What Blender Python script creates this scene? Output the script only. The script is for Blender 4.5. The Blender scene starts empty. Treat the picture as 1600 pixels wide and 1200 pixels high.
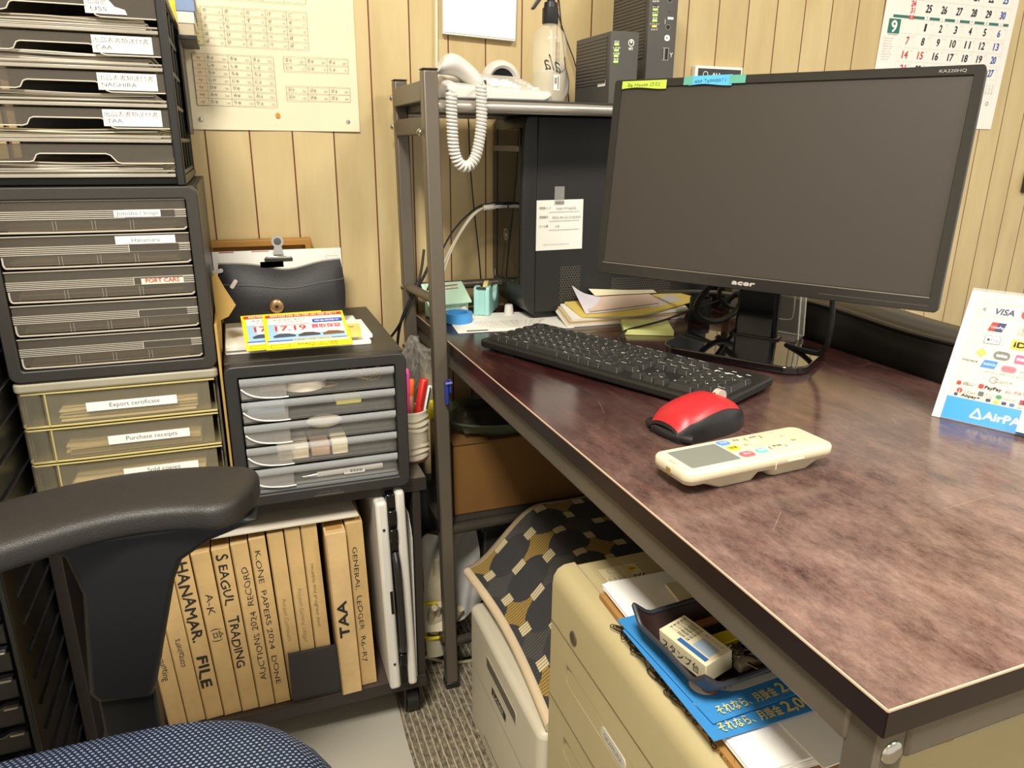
import bpy, bmesh, math, random
from mathutils import Matrix, Vector
SC = bpy.context.scene
COL = SC.collection
rnd = random.Random(7)
PI = math.pi

# ------------------------------------------------------------------ camera, world, lights, exposure
cam_d = bpy.data.cameras.new('camera'); cam = bpy.data.objects.new('camera', cam_d); COL.objects.link(cam)
Rw = ((0.938914, -0.096839, 0.330258), (-0.343995, -0.310043, 0.886290), (0.016566, -0.945776, -0.324422))
CAMROT = None
def _cam():
    f = 1158.0
    def ray(u, v): return Vector(((u-800)/f, (v-600)/f, 1.0))
    up = -ray(763, 4170); up.normalize()
    Y = ray(354, 225); Y -= up*Y.dot(up); Y.normalize()
    X = Y.cross(up)
    M = Matrix((X, Y, up))
    right = M @ Vector((1, 0, 0)); down = M @ Vector((0, 1, 0)); fwd = M @ Vector((0, 0, 1))
    R = Matrix((right, -down, -fwd)).transposed().to_4x4()
    cam.matrix_world = Matrix.Translation((0, 0, 1.05)) @ R
_cam()
cam_d.sensor_width = 36.0; cam_d.lens = 1158.0/1600*36; cam_d.clip_start = 0.02; cam_d.clip_end = 50
SC.camera = cam
W = bpy.data.worlds.new('world'); SC.world = W; W.use_nodes = True
W.node_tree.nodes['Background'].inputs[0].default_value = (1.0, 0.95, 0.86, 1)
W.node_tree.nodes['Background'].inputs[1].default_value = 0.43
def area(name, loc, sx, sy, energy, col=(1, .94, .84), rot=(0, 0, 0)):
    l = bpy.data.lights.new(name, 'AREA'); l.shape = 'RECTANGLE'; l.size = sx; l.size_y = sy; l.energy = energy; l.color = col
    o = bpy.data.objects.new(name, l); o.location = loc; o.rotation_euler = rot; COL.objects.link(o); return o
area('ceiling_lamp', (-.32, -.22, 2.36), .4, .45, 34)
area('ceiling_lamp', (1.35, -.35, 2.36), .5, .45, 17)
SC.view_settings.view_transform = 'Standard'; SC.view_settings.look = 'None'
SC.view_settings.exposure = 1.13; SC.view_settings.gamma = 1; SC.view_settings.use_curve_mapping = False

# ------------------------------------------------------------------ node helpers
def lin(h):
    h = h.lstrip('#'); c = [int(h[i:i+2], 16)/255 for i in (0, 2, 4)]
    return tuple([(x/12.92 if x <= .04045 else ((x+.055)/1.055)**2.4) for x in c]) + (1,)
class E:                                             # tiny expression wrapper over math nodes
    def __init__(s, nt, sock): s.nt = nt; s.s = sock
    def op(s, o, b=None, c=None):
        n = s.nt.nodes.new('ShaderNodeMath'); n.operation = o
        s.nt.links.new(s.s, n.inputs[0])
        for i, v in ((1, b), (2, c)):
            if v is None: continue
            if isinstance(v, E): s.nt.links.new(v.s, n.inputs[i])
            else: n.inputs[i].default_value = v
        return E(s.nt, n.outputs[0])
    def __add__(s, b): return s.op('ADD', b)
    def __sub__(s, b): return s.op('SUBTRACT', b)
    def __mul__(s, b): return s.op('MULTIPLY', b)
    def frac(s): return s.op('FRACT')
    def floor(s): return s.op('FLOOR')
    def abs(s): return s.op('ABSOLUTE')
    def lt(s, b): return s.op('LESS_THAN', b)
    def gt(s, b): return s.op('GREATER_THAN', b)
    def max(s, b): return s.op('MAXIMUM', b)
    def pow(s, b): return s.op('POWER', b)
def new(name):
    m = bpy.data.materials.new(name); m.use_nodes = True
    nt = m.node_tree; return m, nt, nt.nodes['Principled BSDF']
def coords(nt, kind='Object'):
    t = nt.nodes.new('ShaderNodeTexCoord'); s = nt.nodes.new('ShaderNodeSeparateXYZ')
    nt.links.new(t.outputs[kind], s.inputs[0]); return t.outputs[kind], [E(nt, s.outputs[i]) for i in range(3)]
def noise(nt, vec, scale, detail=4, rough=.55, stretch=None):
    if stretch:
        mp = nt.nodes.new('ShaderNodeMapping'); mp.inputs['Scale'].default_value = stretch
        nt.links.new(vec, mp.inputs[0]); vec = mp.outputs[0]
    n = nt.nodes.new('ShaderNodeTexNoise'); n.inputs['Scale'].default_value = scale
    n.inputs['Detail'].default_value = detail; n.inputs['Roughness'].default_value = rough
    nt.links.new(vec, n.inputs['Vector']); return E(nt, n.outputs[0])
def mix(nt, fac, a, b, mode='MIX'):
    n = nt.nodes.new('ShaderNodeMix'); n.data_type = 'RGBA'; n.blend_type = mode
    for sock, v in ((n.inputs[0], fac), (n.inputs[6], a), (n.inputs[7], b)):
        if isinstance(v, E): nt.links.new(v.s, sock)
        elif hasattr(v, 'node'): nt.links.new(v, sock)
        else: sock.default_value = v
    return n.outputs[2]
def ramp(nt, e, stops):
    n = nt.nodes.new('ShaderNodeValToRGB'); nt.links.new(e.s, n.inputs[0]); r = n.color_ramp
    while len(r.elements) < len(stops): r.elements.new(.5)
    for el, (p, c) in zip(r.elements, stops): el.position = p; el.color = c
    return n.outputs[0]
def bump(nt, bs, e, strength, dist=.001):
    b = nt.nodes.new('ShaderNodeBump'); b.inputs['Strength'].default_value = strength; b.inputs['Distance'].default_value = dist
    nt.links.new(e.s, b.inputs['Height']); nt.links.new(b.outputs[0], bs.inputs['Normal'])
MC = {}
def mat(h, rough=.5, metal=0, spec=.5, var=.06, bmp=0, bscale=900, coat=0, emit=0, sub=0, vscale=9):
    k = (h, rough, metal, spec, var, bmp, bscale, coat, emit)
    if k in MC: return MC[k]
    m, nt, bs = new('mat_' + h.strip('#'))
    c = lin(h); vec, _ = coords(nt)
    if var:
        n = noise(nt, vec, vscale, 5)
        d = tuple([x*(1-var*1.6) for x in c[:3]]) + (1,); l = tuple([min(1, x*(1+var*1.6)) for x in c[:3]]) + (1,)
        nt.links.new(ramp(nt, n, [(.3, d), (.7, l)]), bs.inputs['Base Color'])
    else: bs.inputs['Base Color'].default_value = c
    bs.inputs['Roughness'].default_value = rough; bs.inputs['Metallic'].default_value = metal
    bs.inputs['Specular IOR Level'].default_value = spec
    if coat: bs.inputs['Coat Weight'].default_value = coat; bs.inputs['Coat Roughness'].default_value = .05
    if emit: bs.inputs['Emission Color'].default_value = c; bs.inputs['Emission Strength'].default_value = emit
    if bmp: bump(nt, bs, noise(nt, vec, bscale, 2), bmp)
    MC[k] = m; return m
def clear(h, alpha, rough=.08, tint=None):           # thin clear or smoked plastic
    k = ('clear', h, alpha, rough, tint)
    if k in MC: return MC[k]
    m, nt, bs = new('clear_' + h.strip('#'))
    bs.inputs['Base Color'].default_value = lin(h); bs.inputs['Roughness'].default_value = rough
    t = nt.nodes.new('ShaderNodeBsdfTransparent'); t.inputs[0].default_value = lin(tint or '#ffffff')
    x = nt.nodes.new('ShaderNodeMixShader'); x.inputs[0].default_value = alpha
    nt.links.new(t.outputs[0], x.inputs[1]); nt.links.new(bs.outputs[0], x.inputs[2])
    nt.links.new(x.outputs[0], nt.nodes['Material Output'].inputs[0])
    MC[k] = m; return m

# ------------------------------------------------------------------ mesh helpers
MT = {}
def fin(bm, M=None):
    if M is not None: bm.transform(M)
    return bm
def B(): return bmesh.new()
def box(bm, x0, x1, y0, y1, z0, z1, M=None):
    vs = [bm.verts.new(p) for p in ((x0,y0,z0),(x1,y0,z0),(x1,y1,z0),(x0,y1,z0),(x0,y0,z1),(x1,y0,z1),(x1,y1,z1),(x0,y1,z1))]
    if M is not None:
        for v in vs: v.co = M @ v.co
    for f in ((0,3,2,1),(4,5,6,7),(0,1,5,4),(1,2,6,5),(2,3,7,6),(3,0,4,7)): bm.faces.new([vs[i] for i in f])
    return bm
def prism(bm, poly, d, M=None):                      # poly in local xy, extruded 0..d along z
    a = [bm.verts.new((p[0], p[1], 0)) for p in poly]; b = [bm.verts.new((p[0], p[1], d)) for p in poly]
    if M is not None:
        for v in a+b: v.co = M @ v.co
    n = len(poly)
    bm.faces.new(list(reversed(a))); bm.faces.new(b)
    for i in range(n): bm.faces.new([a[i], a[(i+1) % n], b[(i+1) % n], b[i]])
    return bm
def rrect(x0, y0, x1, y1, r, n=5):
    pts = []
    for cx, cy, a0 in ((x1-r, y1-r, 0), (x0+r, y1-r, 90), (x0+r, y0+r, 180), (x1-r, y0+r, 270)):
        for i in range(n+1):
            a = math.radians(a0 + 90*i/n); pts.append((cx+r*math.cos(a), cy+r*math.sin(a)))
    return pts
def frame_prism(bm, x0, y0, x1, y1, r, t, d, M=None): # hollow rounded frame
    o = rrect(x0, y0, x1, y1, r); i = rrect(x0+t, y0+t, x1-t, y1-t, max(r-t*.5, .002)); n = len(o)
    L = [[bm.verts.new((p[0], p[1], z)) for p in q] for z in (0, d) for q in (o, i)]
    if M is not None:
        for l in L:
            for v in l: v.co = M @ v.co
    a, b, c, e = L
    for k in range(n):
        j = (k+1) % n
        bm.faces.new([a[j], a[k], b[k], b[j]]); bm.faces.new([c[k], c[j], e[j], e[k]])
        bm.faces.new([a[k], a[j], c[j], c[k]]); bm.faces.new([b[j], b[k], e[k], e[j]])
    return bm
def lathe(bm, prof, c=(0, 0, 0), n=32, M=None, sy=1):
    rings = []
    for r, z in prof:
        if r < 1e-6: rings.append([bm.verts.new((c[0], c[1], c[2]+z))]); continue
        rings.append([bm.verts.new((c[0]+r*math.cos(2*PI*k/n), c[1]+sy*r*math.sin(2*PI*k/n), c[2]+z)) for k in range(n)])
    if M is not None:
        for rr in rings:
            for v in rr: v.co = M @ v.co
    for a, b in zip(rings, rings[1:]):
        for k in range(n):
            j = (k+1) % n
            if len(a) == 1 and len(b) == 1: continue
            if len(a) == 1: bm.faces.new([a[0], b[j], b[k]])
            elif len(b) == 1: bm.faces.new([a[k], a[j], b[0]])
            else: bm.faces.new([a[k], a[j], b[j], b[k]])
    return bm
def tube(bm, pts, r, n=8, cap=True, smooth_path=0):
    P = [Vector(p) for p in pts]
    for _ in range(smooth_path):
        Q = [P[0]]
        for a, b in zip(P, P[1:]): Q += [a*.75+b*.25, a*.25+b*.75]
        P = Q + [P[-1]]
    rr = r if callable(r) else (lambda t: r)
    up = None; rings = []
    for i, p in enumerate(P):
        d = (P[min(i+1, len(P)-1)] - P[max(i-1, 0)])
        if d.length < 1e-9: d = Vector((0, 0, 1))
        d.normalize()
        if up is None:
            up = Vector((0, 0, 1)) if abs(d.z) < .9 else Vector((1, 0, 0))
        up = (up - d*up.dot(d)).normalized(); s = d.cross(up); q = rr(i/(len(P)-1))
        rings.append([bm.verts.new(p + (up*math.cos(2*PI*k/n) + s*math.sin(2*PI*k/n))*q) for k in range(n)])
    for a, b in zip(rings, rings[1:]):
        for k in range(n): bm.faces.new([a[k], a[(k+1) % n], b[(k+1) % n], b[k]])
    if cap: bm.faces.new(list(reversed(rings[0]))); bm.faces.new(rings[-1])
    return bm
def grid(bm, f, nu, nv, th=0, uv=False):             # surface f(u,v)->Vector, optional thickness downwards
    top = [[bm.verts.new(f(i/nu, j/nv)) for j in range(nv+1)] for i in range(nu+1)]
    faces = []
    for i in range(nu):
        for j in range(nv): faces.append((bm.faces.new([top[i][j], top[i+1][j], top[i+1][j+1], top[i][j+1]]), i, j))
    if uv:
        l = bm.loops.layers.uv.new('UVMap')
        for fc, i, j in faces:
            for lp, (a, b) in zip(fc.loops, ((i, j), (i+1, j), (i+1, j+1), (i, j+1))): lp[l].uv = (a/nu, b/nv)
    if th:
        bt = [[bm.verts.new(v.co - Vector((0, 0, th))) for v in row] for row in top]
        for i in range(nu):
            for j in range(nv): bm.faces.new([bt[i][j], bt[i][j+1], bt[i+1][j+1], bt[i+1][j]])
        for i in range(nu):
            bm.faces.new([top[i+1][0], top[i][0], bt[i][0], bt[i+1][0]]); bm.faces.new([top[i][nv], top[i+1][nv], bt[i+1][nv], bt[i][nv]])
        for j in range(nv):
            bm.faces.new([top[0][j], top[0][j+1], bt[0][j+1], bt[0][j]]); bm.faces.new([top[nu][j+1], top[nu][j], bt[nu][j], bt[nu][j+1]])
    return bm
def sphere(bm, c, r, s=(1, 1, 1), n=16):
    prof = [(r*math.sin(PI*i/(n//2)), -r*math.cos(PI*i/(n//2))) for i in range(n//2+1)]
    prof[0] = (0, -r); prof[-1] = (0, r)
    return lathe(bm, prof, n=n, M=Matrix.Translation(c) @ Matrix.Diagonal((*s, 1)))

def obj(name, bm, m, parent=None, bevel=0, smooth=False, seg=2, world=True, sub=0):
    """link one mesh; geometry given in world coordinates is moved into its parent's space"""
    if parent is not None and world: bm.transform(MT[parent].inverted())
    bmesh.ops.recalc_face_normals(bm, faces=bm.faces)
    me = bpy.data.meshes.new(name); bm.to_mesh(me); bm.free()
    for x in (m if isinstance(m, (list, tuple)) else [m]): me.materials.append(x)
    o = bpy.data.objects.new(name, me); COL.objects.link(o)
    if parent is not None: o.parent = parent; MT[o] = MT[parent]
    else: MT[o] = Matrix.Identity(4)
    if bevel:
        b = o.modifiers.new('bevel', 'BEVEL'); b.width = bevel; b.segments = seg; b.limit_method = 'ANGLE'; b.angle_limit = math.radians(40)
    if sub:
        s = o.modifiers.new('sub', 'SUBSURF'); s.levels = sub; s.render_levels = sub
    if smooth or bevel or sub:
        me.polygons.foreach_set('use_smooth', [True]*len(me.polygons))
        if not sub:
            try: me.set_sharp_from_angle(angle=math.radians(42))
            except Exception: pass
    return o
def tag(o, label, cat, group=None, kind=None):
    o['label'] = label; o['category'] = cat
    if group: o['group'] = group
    if kind: o['kind'] = kind
    return o
def thing(name, label, cat, loc=(0, 0, 0), rz=0, group=None, M=None):
    o = bpy.data.objects.new(name, None); COL.objects.link(o); o.empty_display_size = .05
    m = M if M is not None else Matrix.Translation(loc) @ Matrix.Rotation(rz, 4, 'Z')
    o.matrix_world = m; MT[o] = m.copy()
    return tag(o, label, cat, group)
def solo(name, bm, m, label, cat, group=None, bevel=0, smooth=False, kind=None, sub=0, loc=None, rz=0):
    """a thing that is one mesh: origin at the base"""
    vs = [v.co for v in bm.verts]
    if loc is None:
        loc = (sum(v.x for v in vs)/len(vs), sum(v.y for v in vs)/len(vs), min(v.z for v in vs))
    M = Matrix.Translation(loc) @ Matrix.Rotation(rz, 4, 'Z'); bm.transform(M.inverted())
    o = obj(name, bm, m, None, bevel, smooth, sub=sub); o.matrix_world = M; MT[o] = M
    return tag(o, label, cat, group, kind)
def struct(name, bm, m, parent=None):
    o = obj(name, bm, m, parent)
    if parent is None: o['kind'] = 'structure'
    return o
def FS(x=0, y=0, z=0): return Matrix.Translation((x, y, z)) @ Matrix(((1,0,0,0),(0,0,-1,0),(0,1,0,0),(0,0,0,1)))   # faces -y
def FW(x=0, y=0, z=0): return Matrix.Translation((x, y, z)) @ Matrix(((0,0,-1,0),(-1,0,0,0),(0,1,0,0),(0,0,0,1)))  # faces -x
def T(x=0, y=0, z=0): return Matrix.Translation((x, y, z))
def RZ(a): return Matrix.Rotation(math.radians(a), 4, 'Z')
def RX(a): return Matrix.Rotation(math.radians(a), 4, 'X')
def RY(a): return Matrix.Rotation(math.radians(a), 4, 'Y')

# ------------------------------------------------------------------ printing: lettering and flat marks merged into one mesh
TC = {}
def text_geo(s):
    if s not in TC:
        cu = bpy.data.curves.new('t', 'FONT'); cu.body = s; cu.size = 1; cu.resolution_u = 3
        o = bpy.data.objects.new('t', cu)
        me = o.to_mesh(); V = [(v.co.x, v.co.y) for v in me.vertices]; F = [tuple(p.vertices) for p in me.polygons]
        o.to_mesh_clear(); bpy.data.objects.remove(o); bpy.data.curves.remove(cu)
        TC[s] = (V, F)
    return TC[s]
class Art:
    def __init__(s): s.v = []; s.f = []; s.m = []; s.mats = []; s.k = 0
    def mi(s, m):
        if m not in s.mats: s.mats.append(m)
        return s.mats.index(m)
    def poly(s, pts, m, lift=None):
        b = len(s.v); s.k += 1; z = (s.k*2e-6 if lift is None else lift)
        s.v += [(p[0], p[1], z) for p in pts]; s.f.append(tuple(range(b, b+len(pts)))); s.m.append(s.mi(m)); return s
    def rect(s, x0, y0, x1, y1, m): return s.poly([(x0,y0),(x1,y0),(x1,y1),(x0,y1)], m)
    def rr(s, x0, y0, x1, y1, r, m): return s.poly(rrect(x0, y0, x1, y1, r, 4), m)
    def line(s, a, b, w, m):
        d = Vector((b[0]-a[0], b[1]-a[1])); n = Vector((-d.y, d.x)).normalized()*w/2
        return s.poly([(a[0]-n.x,a[1]-n.y),(b[0]-n.x,b[1]-n.y),(b[0]+n.x,b[1]+n.y),(a[0]+n.x,a[1]+n.y)], m)
    def box(s, x0, y0, x1, y1, w, m):
        for a, b in (((x0,y0),(x1,y0)),((x1,y0),(x1,y1)),((x1,y1),(x0,y1)),((x0,y1),(x0,y0))): s.line(a, b, w, m)
        return s
    def disc(s, x, y, r, m, n=20, sy=1): return s.poly([(x+r*math.cos(2*PI*i/n), y+sy*r*math.sin(2*PI*i/n)) for i in range(n)], m)
    def ring(s, x, y, r, w, m, n=20, a0=0, a1=360):
        p = [(x+r*math.cos(math.radians(a0+(a1-a0)*i/n)), y+r*math.sin(math.radians(a0+(a1-a0)*i/n))) for i in range(n+1)]
        for a, b in zip(p, p[1:]): s.line(a, b, w, m)
        return s
    def text(s, t, x, y, h, m, al='l', rot=0, w=None, bold=0, shear=0, jit=0):
        """h = cap height; w = fit to this width; jit = hand-written wobble"""
        V, F = text_geo(t)
        if not V: return s
        x0 = min(p[0] for p in V); x1 = max(p[0] for p in V)
        k = h/.70; kx = k if w is None else w/max(x1-x0, 1e-6)
        ax = {'l': x0, 'c': (x0+x1)/2, 'r': x1}[al]; ca, sa = math.cos(math.radians(rot)), math.sin(math.radians(rot))
        offs = [(0, 0)] if not bold else [(-bold, 0), (bold, 0), (0, bold), (0, -bold)]
        for dx, dy in offs:
            b = len(s.v); s.k += 1; mi = s.mi(m)
            for p in V:
                X = (p[0]-ax)*kx+dx; Y = p[1]*k+dy; X += shear*Y
                if jit: Y += jit*h*math.sin(X/h*1.7)+jit*.6*h*math.sin(X/h*4.1+1); X += jit*.5*h*math.sin(X/h*2.3+Y/h*2)
                s.v.append((x+X*ca-Y*sa, y+X*sa+Y*ca, s.k*2e-6))
            for f in F: s.f.append(tuple(b+i for i in f)); s.m.append(mi)
        return s
    def obj(s, name, parent, M, label=None):
        """M in world space"""
        me = bpy.data.meshes.new(name)
        K = MT[parent].inverted() @ M @ Matrix.Translation((0, 0, .0003))
        me.from_pydata([tuple(K @ Vector(v)) for v in s.v], [], s.f)
        for m in s.mats: me.materials.append(m)
        me.polygons.foreach_set('material_index', s.m)
        o = bpy.data.objects.new(name, me); COL.objects.link(o); o.parent = parent; MT[o] = MT[parent]
        if label: o['label'] = label
        return o
INK = mat('#1c1c1e', .7, var=0); PAPER = mat('#f1efe6', .75, var=.02); WHITE = mat('#f4f2ec', .6, var=.02); RED = mat('#c8342e', .6, var=0)
BLUE = mat('#2b4fae', .6, var=0); GREY = mat('#8f8c86', .6, var=0); LGREY = mat('#bdb9b0', .6, var=0); HAND = mat('#26231f', .8, var=0)
FAINT = mat('#8d7a55', .8, var=0); BLACKP = mat('#211f1e', .42, bmp=.15); BLACKG = mat('#0d0d0e', .12, var=0); STEEL = mat('#c9c6bf', .22, 1, var=.03)
# ------------------------------------------------------------------ the room
def wall_material():
    m, nt, bs = new('wood_panelling'); vec, (x, y, z) = coords(nt)
    t = (x - .2668)*(1/.0753) + 40.0
    idx = t.floor(); fr = t.frac()
    wn = nt.nodes.new('ShaderNodeTexWhiteNoise'); wn.noise_dimensions = '1D'; nt.links.new(idx.s, wn.inputs['W']); pv = E(nt, wn.outputs[0])
    cb = nt.nodes.new('ShaderNodeCombineXYZ'); nt.links.new((x + idx*3.7).s, cb.inputs[0]); nt.links.new(z.s, cb.inputs[2])
    g = noise(nt, cb.outputs[0], 3.2, 5, .55, (5, 1, 1.1)); g2 = noise(nt, cb.outputs[0], 30, 4, .6, (8, 1, .6))
    base = ramp(nt, g*.85 + g2*.15, [(.25, lin('#bfa879')), (.5, lin('#cfba88')), (.75, lin('#dbc897'))])
    base = mix(nt, pv*.25, base, lin('#bfa674'))
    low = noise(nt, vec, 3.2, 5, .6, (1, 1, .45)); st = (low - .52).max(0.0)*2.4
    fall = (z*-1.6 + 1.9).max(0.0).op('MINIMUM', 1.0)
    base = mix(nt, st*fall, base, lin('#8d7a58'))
    d = (fr - .5).abs(); gr = d.gt(.482)
    col = mix(nt, gr, base, lin('#6e3412'))
    nt.links.new(col, bs.inputs['Base Color']); bs.inputs['Roughness'].default_value = .42
    bump(nt, bs, gr*-1.0 + g2*.06, .5, .002)
    return m
def carpet_material():
    m, nt, bs = new('carpet_tile'); vec, (x, y, z) = coords(nt)
    t = (x*(1/.0125)); fr = t.frac()
    n = noise(nt, vec, 160, 4, .7, (1, .45, 1)); n2 = noise(nt, vec, 420, 3, .7)
    base = ramp(nt, n, [(.36, lin('#4d4436')), (.55, lin('#857b68')), (.68, lin('#b5aa92'))])
    stripe = (fr - .5).abs().gt(.40)
    col = mix(nt, stripe*(n2*1.5).op('MINIMUM', 1.0), base, lin('#cabd9f'))
    nt.links.new(col, bs.inputs['Base Color']); bs.inputs['Roughness'].default_value = .95
    bump(nt, bs, n2 + stripe*.4, .8, .003); return m
PLASTER = mat('#e9e2d0', .8, var=.02)
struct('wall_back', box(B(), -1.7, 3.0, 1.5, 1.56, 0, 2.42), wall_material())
struct('floor', box(B(), -1.7, 3.0, -2.2, 1.5, -.04, 0), carpet_material())
struct('ceiling', box(B(), -1.7, 3.0, -2.2, 1.5, 2.42, 2.46), PLASTER)
struct('wall_left', box(B(), -1.76, -1.7, -2.2, 1.56, 0, 2.42), PLASTER)

# ------------------------------------------------------------------ desk with rack
def desk_material():
    m, nt, bs = new('mahogany_laminate'); vec, (x, y, z) = coords(nt)
    g = noise(nt, vec, 5, 7, .65, (9, 1.1, 1)); g2 = noise(nt, vec, 22, 5, .6, (7, .8, 1))
    wood = ramp(nt, g*.6+g2*.4, [(.34, lin('#210f0f')), (.5, lin('#341a1a')), (.66, lin('#4c2a27'))])
    scuff_glare = noise(nt, vec, 20, 10, .82, (1.6, .8, 1))                # scuffs plus reflected lamp light, painted grey-pink towards the near end
    near = (y*-1.9 + 1.25).max(0.0).op('MINIMUM', 1.0)
    wm = ((scuff_glare - .30).max(0.0)*1.9).op('MINIMUM', 1.0)
    col = mix(nt, wm*near*.95, wood, lin('#a78b80'))
    sc = nt.nodes.new('ShaderNodeTexVoronoi'); sc.feature = 'DISTANCE_TO_EDGE'; sc.inputs['Scale'].default_value = 7.5
    mp = nt.nodes.new('ShaderNodeMapping'); mp.inputs['Scale'].default_value = (1.0, .5, 1); mp.inputs['Rotation'].default_value = (0, 0, .7)
    nt.links.new(vec, mp.inputs[0]); nt.links.new(mp.outputs[0], sc.inputs['Vector'])
    brk = noise(nt, vec, 14, 3).gt(.58); scr = E(nt, sc.outputs['Distance']).lt(.0016)*brk
    col = mix(nt, scr*.45, col, lin('#a08a7e'))
    nt.links.new(col, bs.inputs['Base Color'])
    r = near*wm*.18 + .15
    nt.links.new(r.s, bs.inputs['Roughness']); bs.inputs['Specular IOR Level'].default_value = .55
    bump(nt, bs, g2, .04, .001); return m
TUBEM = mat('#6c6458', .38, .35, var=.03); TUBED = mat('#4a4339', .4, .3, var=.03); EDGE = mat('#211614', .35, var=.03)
PIPE = mat('#b0aaa0', .3, .6, var=.02)
desk = thing('computer_desk', 'dark mahogany computer desk on grey steel tube legs with a raised rack', 'desk', (.3486, .2685, 0), math.radians(1.12))
DM = MT[desk]
def dk(name, bm, m, par=desk, **k): return obj(name, fin(bm, DM), m, par, **k)
dk('desktop', box(B(), 0, .612, 0, 1.205, .699, .72), [desk_material()], bevel=.0012)
bm = B(); box(bm, -.0008, 0, 0, 1.205, .699, .7188); box(bm, 0, .612, -.0008, 0, .699, .7188); dk('edge_band', bm, EDGE)
bm = B(); box(bm, -.0006, .0006, 0, 1.205, .7188, .7203); box(bm, 0, .612, -.0006, .0006, .7188, .7203); dk('worn_edge_line', bm, mat('#cfb196', .4))
bm = B(); box(bm, .004, .026, .03, 1.18, .668, .699); dk('front_rail', bm, TUBEM, bevel=.003)
bm = B(); box(bm, .03, .60, .004, .026, .668, .699); dk('side_rail', bm, TUBEM, bevel=.003)
bm = B(); box(bm, .03, .60, 1.17, 1.19, .668, .699); dk('side_rail', bm, TUBEM, bevel=.003)
def post(c0, c1, z0, z1, w=.0245):                   # square tube leaning a little
    bm = B(); h = w/2
    vs = [bm.verts.new((c[0]+sx*h, c[1]+sy*h, z)) for c, z in ((c0, z0), (c1, z1)) for sx, sy in ((-1,-1),(1,-1),(1,1),(-1,1))]
    for f in ((0,3,2,1),(4,5,6,7),(0,1,5,4),(1,2,6,5),(2,3,7,6),(3,0,4,7)): bm.faces.new([vs[i] for i in f])
    return bm
def dloc(x, y): v = DM.inverted() @ Vector((x, y, 0)); return v.x, v.y
for i, (b, t, z1) in enumerate((((.3235, 1.212), (.305, 1.212), 1.157), ((.3235, 1.449), (.309, 1.449), 1.157), ((.932, 1.226), (.92, 1.226), 1.157), ((.932, 1.463), (.92, 1.463), 1.157))):
    p = obj('rack_post', post(b, t, .012, z1), TUBEM, desk, bevel=.003)
    bm = B(); box(bm, b[0]-.014, b[0]+.014, b[1]-.014, b[1]+.014, 0, .014); obj('foot_cap', bm, BLACKP, p, bevel=.002)
    bm = B(); box(bm, t[0]-.0125, t[0]+.0125, t[1]-.0125, t[1]+.0125, z1, z1+.0025); obj('top_cap', bm, BLACKP, p, bevel=.001)
for lx in (.019, .585):
    p = dk('desk_leg', box(B(), lx-.0125, lx+.0125, .006, .034, .012, .699), TUBEM, bevel=.003)
    dk('foot_cap', box(B(), lx-.014, lx+.014, .005, .035, 0, .014), BLACKP, p, bevel=.002)
    dk('bolt', lathe(B(), [(0, .004), (.005, .0035), (.0085, .0015), (.009, 0), (0, 0)], n=20, M=FS(lx+.0, .0058, .676)), STEEL, p, smooth=True)
bm = B(); box(bm, .294, .3165, 1.225, 1.438, 1.112, 1.143, Matrix.Identity(4)); obj('rack_rail', bm, TUBEM, desk, bevel=.002)
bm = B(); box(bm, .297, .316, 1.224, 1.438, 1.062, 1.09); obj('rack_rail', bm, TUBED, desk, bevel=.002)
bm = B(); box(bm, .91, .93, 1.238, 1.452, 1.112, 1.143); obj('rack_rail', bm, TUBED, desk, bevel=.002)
obj('shelf_pipe', tube(B(), [(.31, 1.212, 1.1055), (.925, 1.226, 1.1055)], .0095, 16), PIPE, desk, smooth=True)
obj('shelf_pipe', tube(B(), [(.31, 1.449, 1.104), (.925, 1.462, 1.104)], .0095, 16), PIPE, desk, smooth=True)
bm = B(); box(bm, .318, .912, 1.214, 1.45, 1.100, 1.1175); obj('shelf_board', bm, mat('#2c2b2a', .5), desk, bevel=.001)
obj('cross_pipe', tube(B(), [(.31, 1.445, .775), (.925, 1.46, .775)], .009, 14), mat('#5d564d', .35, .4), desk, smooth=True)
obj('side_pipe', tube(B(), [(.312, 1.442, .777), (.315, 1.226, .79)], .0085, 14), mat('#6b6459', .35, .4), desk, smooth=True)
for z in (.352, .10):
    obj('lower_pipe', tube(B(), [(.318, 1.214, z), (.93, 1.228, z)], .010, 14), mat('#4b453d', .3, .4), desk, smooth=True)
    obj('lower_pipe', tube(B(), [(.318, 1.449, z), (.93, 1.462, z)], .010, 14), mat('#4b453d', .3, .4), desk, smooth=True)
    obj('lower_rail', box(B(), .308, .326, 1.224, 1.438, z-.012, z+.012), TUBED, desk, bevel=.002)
bm = B(); box(bm, .33, .92, 1.225, 1.45, .355, .362); obj('lower_shelf', bm, mat('#35322e', .5), desk)
for (x, y, z, f) in ((.2905, 1.221, 1.066, 0), (.2945, 1.455, 1.128, 0), (.2945, 1.455, 1.078, 0), (.3075, 1.217, .675, 0), (.3085, 1.213, .355, 0), (.3115, 1.213, .10, 0), (.302, 1.452, .775, 0), (.302, 1.452, .655, 0)):
    obj('screw_head', lathe(B(), [(0, .0045), (.003, .004), (.0055, .0015), (.006, 0), (0, 0)], n=16, M=FW(x+.0, y, z)), STEEL, desk, smooth=True)

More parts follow.
